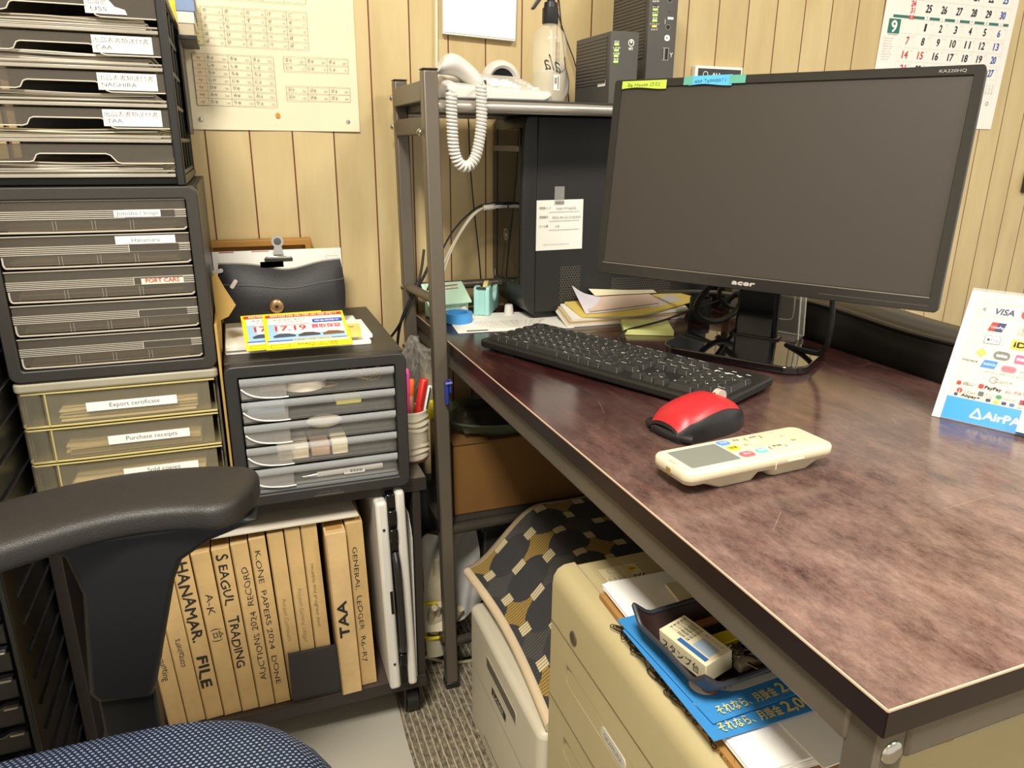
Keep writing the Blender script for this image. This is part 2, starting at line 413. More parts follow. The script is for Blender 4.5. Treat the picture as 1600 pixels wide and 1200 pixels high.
# ------------------------------------------------------------------ wooden shelf cart with the file boxes
FY = 1.12
cart = thing('shelf_cart', 'dark wood-grain low shelf cart on casters holding the file boxes', 'shelf', (-.02, 1.32, 0))
DW = mat('#3a342f', .45, var=.1); DWE = mat('#2b2522', .45, var=.05)
obj('top_board', box(B(), -.305, .263, 1.128, 1.49, .487, .51), mat('#6b635a', .5, var=.1), cart, bevel=.001)
obj('bottom_board', box(B(), -.305, .253, 1.128, 1.49, .085, .108), mat('#4a3f3a', .4, var=.1), cart, bevel=.001)
obj('front_edge', box(B(), -.305, .263, 1.1265, 1.128, .487, .51), DWE, cart)
obj('front_edge', box(B(), -.305, .253, 1.1265, 1.128, .085, .108), DWE, cart)
obj('side_panel', box(B(), .239, .253, 1.13, 1.49, .108, .487), DWE, cart, bevel=.001)
obj('side_panel', box(B(), -.305, -.288, 1.13, 1.49, .108, .487), DWE, cart, bevel=.001)
obj('back_panel', box(B(), -.288, .239, 1.482, 1.49, .108, .487), DWE, cart)
for x, y in ((.232, 1.165), (-.28, 1.165), (.232, 1.455), (-.28, 1.455)):
    c = obj('caster', tube(B(), [(x-.011, y+.012, .026), (x+.011, y+.012, .026)], .026, 20), BLACKP, cart, smooth=True)
    bm = B(); box(bm, x-.017, x-.012, y-.012, y+.028, .018, .085); box(bm, x+.012, x+.017, y-.012, y+.028, .018, .085); box(bm, x-.017, x+.017, y-.012, y+.028, .07, .0855)
    obj('fork', bm, BLACKP, c, bevel=.002)

KRAFT = '#c2a36f'
def file_box(label, bx0, bx1, tx0, tx1, z1, y0, z0=.109, depth=.235, text=None, shade=KRAFT, tweak=None):
    """kraft file box, spine towards the room; leaning slightly to the left"""
    t = thing('file_box', label, 'file box', ((bx0+bx1)/2, y0+depth/2, z0), group='kraft file boxes in the low shelf cart')
    lean = (tx0+tx1-bx0-bx1)/2/(z1-z0); w = bx1-bx0; h = z1-z0
    S = T(bx0, y0, z0) @ Matrix(((1,0,lean,0),(0,1,0,0),(0,0,1,0),(0,0,0,1)))
    ang = math.atan(-lean); R = T(bx0, y0, z0) @ Matrix.Rotation(-ang, 4, 'Y')
    m = mat(shade, .65, var=.07, vscale=30)
    obj('carton', box(B(), 0, w, 0, depth, 0, h, R), m, t, bevel=.0012)
    bm = B(); box(bm, w*.12, w*.88, .012, depth-.01, h, h+.0012, R); obj('top_flap', bm, mat('#a67f45', .7, var=.06), t)
    a = Art(); a.line((.0012, .003), (.0012, h-.003), .0009, mat('#8b6633', .8, var=0)); a.line((w-.001, .003), (w-.001, h-.003), .0007, mat('#d9b878', .8, var=0))
    for it in (text or []):
        s, u, v, hh, kw = it; a.text(s, u*w, v*h, hh, kw.pop('m', HAND), **kw)
    a.obj('handwriting' if text else 'edge_creases', t, R @ FS())
    return t
V = dict(rot=-90, al='l')
def hw(**k): d = dict(rot=-90, al='l', jit=.10); d.update(k); return d
YF = 1.14
file_box('kraft file box furthest left beside the chair armrest, partly hidden', -.186, -.158, -.205, -.177, .425, YF, text=[('Accounting', .35, .52, .010, hw(w=.07))])
file_box('kraft file box with containers handwritten small on the spine', -.157, -.129, -.1765, -.1485, .426, YF, text=[('containers', .62, .36, .010, hw(rot=90, w=.055, jit=.08))])
file_box('kraft file box marked HANAMAR. FILE in heavy black marker', -.128, -.100, -.1475, -.1195, .427, YF, text=[('HANAMAR.', .22, .965, .016, hw(w=.150, bold=.0007)), ('FILE', .2, .40, .016, hw(w=.062, bold=.0009))])
file_box('kraft file box marked A-K with a Japanese character in brackets', -.099, -.071, -.117, -.089, .428, YF, text=[('A-K', .3, .76, .011, hw(w=.040)), ('(合)', .3, .55, .013, hw(w=.026))])
file_box('kraft file box marked SEAGUL TRADING in black marker', -.070, -.043, -.0865, -.0595, .430, YF, text=[('S', .14, .965, .018, hw(bold=.0005)), ('EAGUL', .22, .905, .013, hw(w=.075, bold=.0004)), ('T', .14, .60, .018, hw(bold=.0003)), ('RADING', .22, .55, .013, hw(w=.086, bold=.0004))])
file_box('kraft file box marked RECORD 2024 AUCTIONS with upside-down lettering', -.042, -.016, -.0575, -.0315, .434, YF, text=[('AUCTIONS 2024  RECORD', .78, .17, .0095, hw(rot=90, w=.225))])
file_box('kraft file box marked K.ONE PAPERS 2024 DONE on the spine', -.015, .0105, -.0295, -.004, .438, YF, text=[('K.ONE  PAPERS 2024  DONE', .25, .93, .0085, hw(w=.265))])
FT = dict(m=FAINT)
file_box('narrow kraft file box just right of the K.ONE box, faint pencil spine', .0115, .037, -.001, .0245, .441, YF+.003, text=[('Auction Containers', .35, .62, .007, hw(w=.085, m=FAINT))])
file_box('narrow kraft file box in the middle of three above the black sleeve', .038, .0625, .0265, .051, .444, YF+.003, text=[('Auction General Ledger', .35, .66, .007, hw(w=.11, m=FAINT))])
file_box('narrow kraft file box left of the TAA box with tiny brown writing', .0635, .0895, .0525, .0785, .447, YF+.003, text=[('receipts and program paid', .35, .78, .0055, hw(w=.125, m=mat('#6f5c38', .8, var=0)))])
file_box('light kraft file box marked TAA sticking out in front of its row', .0995, .1335, .0895, .1225, .434, YF-.018, shade='#ccae7c', text=[('TAA', .66, .37, .0155, dict(rot=90, al='l', w=.072, bold=.0011))])
file_box('kraft file box marked GENERAL LEDGER R6-R7 beside the white case', .1345, .163, .1245, .153, .441, YF-.004, text=[('GENERAL  LEDGER  R6~R7', .25, .86, .008, hw(w=.235))])
bm = B(); box(bm, .0135, .0985, YF-.007, YF-.0015, .109, .209); box(bm, .0135, .0155, YF-.0015, YF+.001, .109, .209)
solo('document_sleeve', bm, mat('#2b2a2b', .5), 'matt black sleeve standing in front of three narrow file boxes', 'sleeve', bevel=.0008)
bm = B(); prism(bm, [(-.20, 0), (.148, .001), (.128, .23), (-.20, .23)], .004, T(0, 1.135, .4505) @ RX(2.5))
solo('paper_sheet', bm, mat('#cfc7b6', .6, var=.03), 'grey-white board lying flat over the tops of the file boxes', 'paper', bevel=.0006)

# white carrying case standing at the right end
case = thing('carrying_case', 'slim white plastic case with black handle beside the file boxes', 'case', (.204, 1.22, .109))
WC = mat('#d9d6cd', .4, var=.03)
Rc = T(.182, 1.105, .109) @ RY(-1.6)
obj('shell', box(B(), 0, .020, 0, .26, 0, .376, Rc), WC, case, bevel=.006, seg=3)
obj('shell', box(B(), .034, .05, 0, .26, 0, .39, Rc), WC, case, bevel=.006, seg=3)
obj('black_spine', box(B(), .0195, .0345, .004, .255, .004, .386, Rc), BLACKG, case, bevel=.002)
obj('handle', tube(B(), [Rc @ Vector(p) for p in ((.027, .004, .275), (.027, -.010, .262), (.027, -.014, .23), (.027, -.014, .12), (.027, -.010, .09), (.027, .004, .078))], .0062, 10, smooth_path=2), BLACKP, case, smooth=True)
for z in (.30, .335, .05): obj('latch', box(B(), .0205, .0335, -.004, .004, z, z+.024, Rc), BLACKG, case, bevel=.002)
for z in (.325, .055): obj('rivet', sphere(B(), Rc @ Vector((.011, 0, z)), .0026, n=10), BLACKG, case, smooth=True)
obj('slot', box(B(), .0125, .0175, -.0008, .002, .16, .205, Rc), BLACKG, case)
for i, (dx, top) in enumerate(((.0012, .33), (.0036, .315))):
    bm = B(); prism(bm, [(0, 0), (.24, 0), (.24, top), (.02, top), (0, top-.025)], .0008, T(.2335+dx-.002, 1.122+.004*i, .11) @ Matrix(((0,0,1,0),(1,0,0,0),(0,1,0,0),(0,0,0,1))))
    solo('paper_sheet', bm, PAPER, ['white paper sheet standing against the right side of the white case', 'white paper sheet standing between the case and the cart side'][i], 'paper')
# ------------------------------------------------------------------ drawer stack on the cart
def paper_pile(x0, x1, y0, y1, z0, n, label, cols=('#e9e4d6', '#d8d0bf', '#f2efe6', '#cfc5b2'), jit=.006, th=.0012, group=None, wave=.0):
    """a pile of sheets as one object, its edges slightly out of line"""
    bm = B(); z = z0; ms = [mat(c, .8, var=.03) for c in cols]; fi = []
    for i in range(n):
        dx, dy, dx1 = [rnd.uniform(-jit, jit) for _ in range(3)]; t = th*rnd.uniform(.6, 1.4); k = len(bm.faces); ph = rnd.uniform(0, 6); am = wave*(i/max(n, 1))
        X0, X1 = x0+abs(dx), x1-abs(dx1)
        grid(bm, lambda u, v: Vector((X0+(X1-X0)*u, y0+dy+(y1-y0-abs(dy)*2)*v, z+t*.9+am*(1+math.sin(u*7+ph)))), 10, 1, t*.9)
        bm.faces.ensure_lookup_table()
        for f in bm.faces[k:]: f.material_index = i % len(ms)
        z += t
    return solo('paper_pile', bm, ms, label, 'papers', group)
SMOKE = clear('#6f695f', .42, .14, '#e4ded2'); SMOKE2 = clear('#7a7468', .40, .15, '#e9e4d8'); LIP = clear('#d9d2c2', .75, .1)
CLR = clear('#cfcbc4', .08, .05); CLRB = clear('#dfe2e4', .25, .05)

# topmost: letter trays in a black ribbed frame
tr = thing('letter_tray_unit', 'tall black ribbed frame of five smoked document trays, topmost of the stack', 'drawer unit', (-.18, 1.30, .992))
bm = B(); box(bm, -.312, -.056, 1.13, 1.47, .992, 1.003); obj('base', bm, BLACKP, tr, bevel=.002)
bm = B(); box(bm, -.312, -.056, 1.13, 1.47, 1.222, 1.232); obj('top', bm, BLACKP, tr, bevel=.002)
for x in (-.0615, -.3065):
    bm = B(); box(bm, x-.0055, x+.0055, 1.115, 1.13, .992, 1.232); box(bm, x-.0045, x+.0045, 1.455, 1.47, .992, 1.232)
    for k in range(6): box(bm, x-.003, x+.003, 1.13, 1.455, 1.003+.0437*k, 1.009+.0437*k)
    for k in range(4): box(bm, x-.002, x+.002, 1.19+.08*k, 1.196+.08*k, 1.0, 1.225)
    obj('side_frame', bm, BLACKP, tr, bevel=.002)
labs = [None, ('出品表書類送付書', 'TAA'), ('出品表書類送付書', 'NAGHIRA'), ('出品表書類送付書', 'CAA'), ('出品票', 'USS')]
for k in range(5):
    z = 1.0035+.0432*k; x0, x1 = -.3005, -.0675; cx = -.185
    d = obj('tray', box(B(), x0, x1, 1.122, 1.45, z, z+.003), SMOKE2, tr)
    nt_ = [(x0, .019), (cx-.049, .019), (cx-.044, .0205), (cx-.040, .0275), (cx-.036, .029), (cx+.038, .029), (cx+.043, .027), (cx+.050, .0185), (cx+.055, .017), (x1, .017), (x1, .0405), (x0, .0405)]
    bm = B(); prism(bm, nt_, .002, FS(0, 1.1205, z)); obj('front_panel', bm, SMOKE, d)
    obj('panel_rim', tube(B(), [(p[0], 1.1175, z+p[1]) for p in nt_[:10]], .0008, 6), mat('#cdc6b6', .25, var=0), d, smooth=True)
    bm = B(); box(bm, x0, x1, 1.115, 1.1215, z-.0005, z+.004); box(bm, x0, x1, 1.118, 1.1215, z+.006, z+.0085); obj('front_lip', bm, mat('#a59e90', .25, .1), d, bevel=.0008)
    if labs[k]:
        a = Art(); w = .068 if k < 4 else .046
        if k < 4: a.rect(-.144, .0195, -.076, .0395, WHITE)
        else: a.poly([(-.146, .0205), (-.100, .0205), (-.102, .026), (-.113, .029), (-.117, .034), (-.122, .0395), (-.146, .0395)], WHITE)
        a.text(labs[k][0], -.142 if k < 4 else -.144, .0315, .0048, INK, w=.062 if k < 4 else .022); a.text(labs[k][1], -.140, .0235, .0048, INK, w={'TAA': .018, 'CAA': .018, 'USS': .018}.get(labs[k][1], .040))
        a.obj('paper_label', d, FS(0, 1.1178, z), 'white paper label')
    paper_pile(-.296, -.078, 1.128, 1.42, z+.0036, [11, 8, 8, 10, 8][k], ['thick untidy pile of documents in the lowest smoked tray', 'documents with a yellow sheet in the smoked tray marked TAA', 'documents in the third smoked tray from the top', 'thick documents in the smoked tray marked CAA', 'documents in the highest smoked tray, torn label'][k], cols=('#c6beae', '#d6d0c2', '#a9a191', '#cfc08a' if k == 1 else '#b9b1a2'), wave=.0012, th=.0014, group='document piles in the smoked trays')

obj('back_panel', box(B(), -.306, -.062, 1.456, 1.460, 1.003, 1.222), BLACKP, tr)
# middle: black cabinet of five ridged smoked drawers
bk = thing('drawer_unit', 'black desktop cabinet of five ridged smoked drawers, middle of the stack', 'drawer unit', (-.172, 1.30, .738))
M0 = FS(0, 1.142, 0)
bm = B(); frame_prism(bm, -.302, .738, -.0435, .9915, .012, .0155, .032, M0); obj('front_frame', bm, mat('#36332f', .4, bmp=.1), bk, bevel=.0015)
bm = B(); box(bm, -.3015, -.297, 1.142, 1.46, .739, .9905); box(bm, -.0485, -.044, 1.142, 1.46, .739, .9905); box(bm, -.297, -.0485, 1.142, 1.46, .739, .7445); box(bm, -.297, -.0485, 1.142, 1.46, .985, .9905); box(bm, -.297, -.0485, 1.455, 1.46, .7445, .985)
for k in range(1, 5): box(bm, -.297, -.0485, 1.146, 1.455, .7535+.0448*k-.0012, .7535+.0448*k)
obj('body', bm, BLACKP, bk, bevel=.001)
RID = mat('#c9c2b4', .35, var=0)
for k in range(5):
    z = .7548+.0446*k; x0, x1 = -.2852, -.0605; h = .0425
    d = obj('drawer', box(B(), x0, x1, 1.114, 1.117, z+.004, z+h-.001), SMOKE, bk, bevel=.001)
    bm = B(); box(bm, x0+.002, x1-.002, 1.117, 1.44, z, z+.002); box(bm, x0+.002, x0+.004, 1.117, 1.44, z, z+.036); box(bm, x1-.004, x1-.002, 1.117, 1.44, z, z+.036); obj('drawer_tray', bm, SMOKE2, d)
    obj('drawer_rim', tube(B(), [(x0+.002, 1.113, z+.016), (x0+.002, 1.113, z+.004), (x0+.006, 1.113, z+.0015), (x1-.006, 1.113, z+.0015), (x1-.001, 1.113, z+.005)], .0013, 6, smooth_path=1), mat('#b5ad9e', .2, var=0), d, smooth=True)
    obj('top_rim', tube(B(), [(x0, 1.1135, z+h-.001), (x1, 1.1135, z+h-.001)], .001, 6), mat('#a39c8e', .25, var=0), d, smooth=True)
    a = Art(); xr = -.136 if k < 4 else -.136
    for j in range(5): a.line((x0, .0185+.0024*j), (xr, .0185+.0024*j), .0009, RID)
    a.line((xr, .0185), (xr, .0281), .0008, RID); a.line((xr, .0285), (x1, .0285), .0008, RID); a.line((xr, .0185), (x1, .0185), .0006, GREY)
    for j in range(4): a.line((x1-.014, .0195+.0026*j), (x1, .0195+.0026*j), .0009, RID)
    for j in range(3): a.line((x0+.065+.045*j, .004), (x0+.065+.045*j, .016), .0006, GREY); a.line((x0+.069+.045*j, .004), (x0+.069+.045*j, .016), .0006, GREY)
    a.obj('ridged_grip', d, FS(0, 1.1138, z))
    if k == 4: lb = [(-.148, .0195, -.092, .0285, 'Jotosho | Ininjo', .050, INK)]
    elif k == 3: lb = [(-.151, .029, -.078, .0395, 'Hanamaru', .034, INK)]
    elif k == 2: lb = [(-.127, .0185, -.074, .0265, 'PORT CARS', .042, RED)]
    else: lb = []
    for (a0, b0, a1, b1, s, w, m) in lb:
        a = Art(); a.rect(a0, b0, a1, b1, WHITE if k != 2 else mat('#cfe0c8', .6, var=0)); a.text(s, (a0+a1)/2, b0+.0022, .0055, m, 'c', w=w, bold=.0003 if k == 2 else 0)
        a.obj('paper_label', d, FS(0, 1.1132, z), 'white paper label')
    paper_pile(x0+.008, x1-.012, 1.124, 1.40, z+.0024, [4, 6, 7, 5, 6][k], ['documents in the lowest smoked drawer of the black cabinet', 'documents in the fourth smoked drawer from the top', 'documents in the smoked drawer with red PORT CARS label', 'documents in the smoked drawer labelled Hanamaru', 'documents in the highest drawer of the black cabinet'][k], cols=('#cdc4ae', '#e4decf', '#b5a88a'), th=.0016, group='documents in the ridged drawers')

# bottom: yellowed clear drawers
by = thing('drawer_unit', 'yellowed translucent four-drawer box with printed labels, lowest of the stack', 'drawer unit', (-.172, 1.30, .511))
YEL = clear('#bdb6a2', .20, .12, '#f7f2e2'); YEL2 = clear('#e3d695', .6, .1, '#f5eecb'); YED = clear('#8d8878', .5, .15, '#e2dccb')
bm = B(); prism(bm, rrect(-.302, 1.112, -.0445, 1.47, .008), .015, T(0, 0, .7215)); obj('lid', bm, mat('#a39d88', .35), by, bevel=.004, seg=3)
bm = B(); box(bm, -.300, -.297, 1.13, 1.465, .512, .7215); box(bm, -.0495, -.0465, 1.13, 1.465, .512, .7215); box(bm, -.297, -.0495, 1.462, 1.465, .512, .7215)
for k in range(4): box(bm, -.297, -.0495, 1.13, 1.462, .511+.0525*k, .5125+.0525*k)
obj('body', bm, YED, by)
for k in range(4):
    z = .5135+.0525*k; x0, x1 = -.300, -.0465; h = .0505
    d = obj('drawer', box(B(), x0+.03, x1-.012, 1.115, 1.1175, z+.003, z+h-.002), YEL, by, bevel=.001)
    bm = B(); prism(bm, rrect(x0, 1.114, x0+.03, 1.150, .008), h-.004, T(0, 0, z+.002)); obj('corner_post', bm, YEL, d)
    bm = B(); box(bm, x0+.005, x1-.005, 1.1175, 1.44, z, z+.002); box(bm, x0+.004, x0+.006, 1.13, 1.44, z, z+.04); box(bm, x1-.006, x1-.004, 1.1175, 1.44, z, z+.04); obj('drawer_tray', bm, YEL, d)
    for zz, q in ((z+.0012, .0016), (z+h-.0015, .0013)):
        obj('drawer_rim', tube(B(), [(x0+.001, 1.145, zz), (x0+.001, 1.122, zz), (x0+.007, 1.1135, zz), (x1-.004, 1.1135, zz)], q, 6, smooth_path=1), YEL2, d, smooth=True)
    obj('edge_seam', tube(B(), [(x0+.034, 1.1135, z+.002), (x0+.034, 1.1135, z+h-.003)], .0012, 6), YEL2, d, smooth=True)
    if k: 
        s, a0, w = [None, ('Sold copies', -.186, .044), ('Purchase receipts', -.199, .067), ('Export certificate', -.219, .064)][k]
        wl = [0, .10, .107, .116][k]; a = Art(); a.rect(a0, .0175, a0+wl, .0305, WHITE); a.text(s, a0+wl/2+.003, .0215, .0062, INK, 'c', w=w); a.obj('paper_label', d, FS(0, 1.1148, z), 'white printed label')
    paper_pile(x0+.045, x1-.03, 1.124, 1.40, z+.0024, [7, 8, 7, 10][k], ['brown envelope and papers in the lowest yellowed drawer', 'papers in the yellowed drawer labelled Sold copies', 'papers in the yellowed drawer labelled Purchase receipts', 'papers in the yellowed drawer labelled Export certificate'][k], cols=('#dad2bd', '#efe9d8', '#cbc0a4') if k else ('#a9853f', '#b9955a'), th=.0022, wave=.001, group='papers in the yellowed drawers')

# notebooks seen behind the tray unit, on its far side
for k, (c, l) in enumerate((('#b9ad92', 'beige notebook, lowest of the pile beside the ribbed frame'), ('#d8d3c6', 'white notebook in the pile beside the ribbed frame'), ('#7f93b8', 'blue notebook in the pile beside the ribbed frame'), ('#e8e4d8', 'white notebook, topmost of the pile beside the ribbed frame'))):
    z = 1.205+.017*k
    solo('notebook', box(B(), -.053, -.030+.002*k, 1.36, 1.485, z, z+.0165), [mat(c, .6)], l, 'notebook', bevel=.001)
bm = B(); box(bm, -.055, -.027, 1.35, 1.488, 1.198, 1.2045); box(bm, -.0555, -.052, 1.35, 1.488, 1.06, 1.1985)
solo('wire_bracket', bm, BLACKP, 'black ledge bracket carrying the notebooks at the side of the trays', 'bracket', bevel=.001)

# far left: black tower of letter drawers
tw = thing('letter_case', 'tall black letter case at far left beside the chair armrest', 'drawer unit', (-.43, 1.15, 0))
BKD = mat('#131314', .3, var=.03); 
bm = B(); box(bm, -.318, -.310, .97, 1.36, .05, .86); box(bm, -.56, -.552, .97, 1.36, .05, .86); box(bm, -.56, -.31, .97, 1.36, .05, .06); box(bm, -.56, -.31, .97, 1.36, .85, .86); box(bm, -.552, -.318, 1.352, 1.36, .06, .85)
box(bm, -.316, -.308, .95, .972, .05, .86); box(bm, -.562, -.554, .95, .972, .05, .86)
obj('case_body', bm, BKD, tw, bevel=.002)
bm = B()
for k in range(19): box(bm, -.3105, -.3065, .985, 1.35, .075+.0415*k, .0765+.0415*k, T(0, 0, 0))
obj('side_ribs', bm, mat('#2a2a2b', .25), tw)
for k in range(19):
    z = .07+.0415*k
    d = obj('drawer', box(B(), -.551, -.320, .957, .962, z, z+.030), BKD, tw, bevel=.002)
    bm = B(); prism(bm, [(-.551, 0), (-.345, 0), (-.335, .004), (-.321, .004), (-.321, .008), (-.337, .008), (-.347, .003), (-.551, .003)], .010, FS(0, .958, z+.031)); obj('pull_lip', bm, mat('#26262a', .22, var=0), d, bevel=.0008)
    obj('lip_end', box(B(), -.338, -.322, .945, .957, z+.034, z+.0365), mat('#8f8a7c', .25, .2, var=0), d, bevel=.001)
    if k == 4:
        a = Art(); a.rect(-.43, .008, -.324, .022, WHITE); a.text('書類 請求', -.36, .012, .005, GREY, 'c', w=.03); a.obj('paper_label', d, FS(0, .9568, z), 'white paper label')

# ------------------------------------------------------------------ small clear-drawer cabinet right of the stack
sm = thing('drawer_unit', 'small black cabinet of five clear drawers holding stationery, beside the stack', 'drawer unit', (.1, 1.3, .5105))
M0 = FS(0, 1.13, 0); GF = mat('#383531', .42, bmp=.08); GI = mat('#121111', .5, var=0)
bm = B(); frame_prism(bm, -.0365, .5105, .2315, .737, .012, .0175, .024, M0); obj('front_frame', bm, mat('#2c2b2a', .4, bmp=.08), sm, bevel=.002)
bm = B(); box(bm, -.036, .231, 1.13, 1.47, .731, .737); box(bm, -.036, -.031, 1.13, 1.47, .5105, .731); box(bm, .226, .231, 1.13, 1.47, .5105, .731); box(bm, -.031, .226, 1.13, 1.47, .5105, .516); box(bm, -.031, .226, 1.465, 1.47, .516, .731)
obj('body', bm, GF, sm, bevel=.0015)
bm = B(); box(bm, -.0309, -.0295, 1.135, 1.464, .5161, .7309); box(bm, .2245, .2259, 1.135, 1.464, .5161, .7309); box(bm, -.0294, .2244, 1.462, 1.4645, .5161, .7309); box(bm, -.0294, .2244, 1.135, 1.462, .7295, .7309); obj('interior_shade', bm, GI, sm)  # near-black inner sheets added as painted shade, to darken the drawer gaps
bm = B(); box(bm, -.019, .214, 1.113, 1.128, .5275, .5335); obj('bottom_strip', bm, CLRB, sm, bevel=.001)
a = Art(); a.line((.077, .5145), (.123, .5145), .0006, GREY); a.text('LETTER CASE', .1, .5165, .0045, mat('#55524d', .5, var=0), 'c', w=.034); a.obj('embossed_mark', sm, FS(0, 1.1058, 0))
for k in range(5):
    z = .5355+.0367*k; x0, x1 = -.017, .212; h = .0345
    d = obj('drawer', box(B(), x0, x1, 1.115, 1.1165, z, z+h-.010), CLR, sm)
    bm = B()
    def lipf(u, v, z=z, x0=x0, x1=x1, h=h): an = v*PI*.62; return Vector((x0+(x1-x0)*u, 1.1165-.0105*math.sin(an+.25), z+h-.0125+.0115*(1-math.cos(an))*.8))
    grid(bm, lipf, 1, 8, .0012); obj('rounded_lip', bm, CLRB, d, smooth=True)
    bm = B(); box(bm, x0+.001, x1-.001, 1.1165, 1.45, z, z+.0015); box(bm, x0+.001, x0+.0025, 1.1165, 1.45, z, z+h-.006); box(bm, x1-.0025, x1-.001, 1.1165, 1.45, z, z+h-.006); obj('drawer_tray', bm, CLR, d)
    bm = B(); box(bm, x0+.001, x0+.066, 1.1115, 1.1148, z+.0015, z+h-.011); obj('label_window', bm, clear('#b9b6b0', .28, .08), d, bevel=.001)
    obj('pull_curve', tube(B(), [(x0+.001, 1.1105, z+.0185), (x0+.010, 1.1095, z+.010), (x0+.026, 1.109, z+.0035), (x0+.05, 1.109, z+.001), (x0+.068, 1.110, z+.001)], .00115, 6, smooth_path=2), mat('#f2efe8', .25, var=0), d, smooth=True)
    obj('drawer_rim', tube(B(), [(x0, 1.1135, z+.012), (x0+.001, 1.1135, z-.0005), (x1, 1.1135, z-.0005), (x1, 1.1135, z+.012)], .0007, 6), mat('#5b5854', .3, var=0), d, smooth=True)
zz = [.5372+.0367*k for k in range(5)]
solo('tape_roll', lathe(B(), [(.016, 0), (.034, 0), (.034, .014), (.016, .014), (.016, 0)], c=(.077, 1.155, zz[4]), n=36), mat('#e6dccb', .6), 'pale roll of tape lying in the highest clear drawer', 'tape', smooth=True)
for i, (cx, lab) in enumerate(((.165, 'loose tangle of tan rubber bands at right of the highest clear drawer'),)):
    bm = B()
    for q in range(7):
        r0 = rnd.uniform(.010, .018); c0 = (cx+rnd.uniform(-.014, .02), 1.14+rnd.uniform(0, .03)); ph = rnd.uniform(0, 6)
        tube(bm, [(c0[0]+r0*math.cos(t*.42+ph)*1.1, c0[1]+r0*.6*math.sin(t*.42+ph), zz[4]+.0025+.0035*q*.6+.004*math.sin(t*.9+ph)+.004) for t in range(16)], .0009, 5)
    solo('rubber_bands', bm, mat('#b08a4c', .6), lab, 'rubber bands', kind='stuff')
solo('rubber_band', tube(B(), [(.105+.018*math.cos(t*.4)*1.3, 1.145+.012*math.sin(t*.4), zz[4]+.0015) for t in range(17)], .0009, 5), mat('#b08a4c', .6), 'single tan rubber band beside the tape roll', 'rubber band', smooth=True)
solo('eraser', box(B(), .01, .05, 1.14, 1.16, zz[4], zz[4]+.012), mat('#cfc3ba', .6), 'pale eraser at the left of the highest clear drawer', 'eraser', bevel=.002)
solo('paper_packet', box(B(), -.01, .045, 1.125, 1.20, zz[3], zz[3]+.016), mat('#9fb4c6', .5, var=.15), 'pale blue packet in the second clear drawer from the top', 'packet', bevel=.002)
solo('sticky_note_pad', box(B(), .125, .165, 1.15, 1.19, zz[3], zz[3]+.008), mat('#d9cf6b', .7), 'small yellow note pad in the second clear drawer from the top', 'note pad', bevel=.001)
solo('cloth_wad', sphere(B(), (.105, 1.16, zz[2]+.009), .009, (3.2, 2.2, 1), 16), mat('#cfc6b4', .9, var=.15), 'crumpled pale wrapping in the middle clear drawer', 'wrapping', smooth=True)
solo('stationery_packet', box(B(), .028, .075, 1.122, 1.19, zz[1], zz[1]+.021), mat('#d9c9ae', .6, var=.2), 'beige packet in the fourth clear drawer from the top', 'packet', bevel=.002)
solo('stationery_packet', box(B(), .079, .108, 1.125, 1.20, zz[1], zz[1]+.019), mat('#b79a80', .6, var=.25), 'brown packet right of the beige packet in the clear drawer', 'packet', bevel=.002)
solo('stationery_packet', box(B(), .111, .136, 1.122, 1.18, zz[1], zz[1]+.024), mat('#e9dfbf', .5), 'cream packet at the right end of the row in its drawer', 'packet', bevel=.002)
pm = thing('pen', 'clear ballpoint pen with barcode sticker lying in the lowest clear drawer', 'pen', (.13, 1.126, zz[0]))
obj('barrel', tube(B(), [(.085, 1.126, zz[0]+.0045), (.19, 1.126, zz[0]+.0058)], .0042, 10), mat('#d9d7d2', .3), pm, smooth=True)
obj('tip', tube(B(), [(.062, 1.126, zz[0]+.004), (.085, 1.126, zz[0]+.0045)], lambda t: .0012+.003*t, 10), STEEL, pm, smooth=True)
a = Art(); a.rect(.127, .0005, .160, .009, WHITE); a.text('01', .129, .002, .004, INK, w=.004)
for i in range(14): a.rect(.135+.0016*i, .002, .1356+.0016*i+.0004*(i % 3), .007, INK)
a.obj('barcode_sticker', pm, FS(0, 1.1205, zz[0]+.001))

# things on the small cabinet
ZT = .737
frm = thing('picture_frame', 'small wooden frame leaning on the panelled wall, mostly hidden', 'frame', (.04, 1.485, ZT))
WF = mat('#a97b36', .45, var=.12)
bm = B(); box(bm, -.055, .133, 1.475, 1.492, .737, .875); obj('backing', bm, WF, frm)
bm = B(); frame_prism(bm, -.055, .737, .133, .875, .002, .012, .012, FS(0, 1.476, 0)); obj('moulding', bm, WF, frm, bevel=.002)
Pm = RX(-6)
pq = T(.068, 1.405, ZT) @ Pm
cb = thing('clipboard', 'white printed forms held upright by a big bulldog clip', 'clipboard', (.068, 1.42, ZT))
obj('forms', box(B(), -.111, .113, 0, .006, 0, .126, pq), PAPER, cb)
a = Art(); a.box(.085, .098, .106, .112, .0006, LGREY); a.text('発注書', .086, .093, .0035, GREY, w=.019); a.line((-.10, .1245), (-.075, .1245), .002, mat('#b65a52', .7, var=0)); a.line((-.045, .1245), (-.015, .1245), .0015, mat('#b65a52', .7, var=0))
a.box(-.085, .085, -.04, .10, .0004, LGREY); a.rect(-.014, .085, .016, .092, mat('#f2d52b', .7, var=0)); a.obj('printed_form', cb, pq @ FS())
cl = thing('bulldog_clip', 'steel bulldog clip gripping the white forms behind the black pouch', 'clip', (.068, 1.40, .83))
K = pq
obj('jaw', box(B(), -.024, .025, -.003, .009, .106, .112, K), mat('#4a4742', .3, .6), cl, bevel=.001)
obj('jaw_plate', box(B(), -.022, .023, -.0035, -.0015, .110, .115, K), STEEL, cl, bevel=.001)
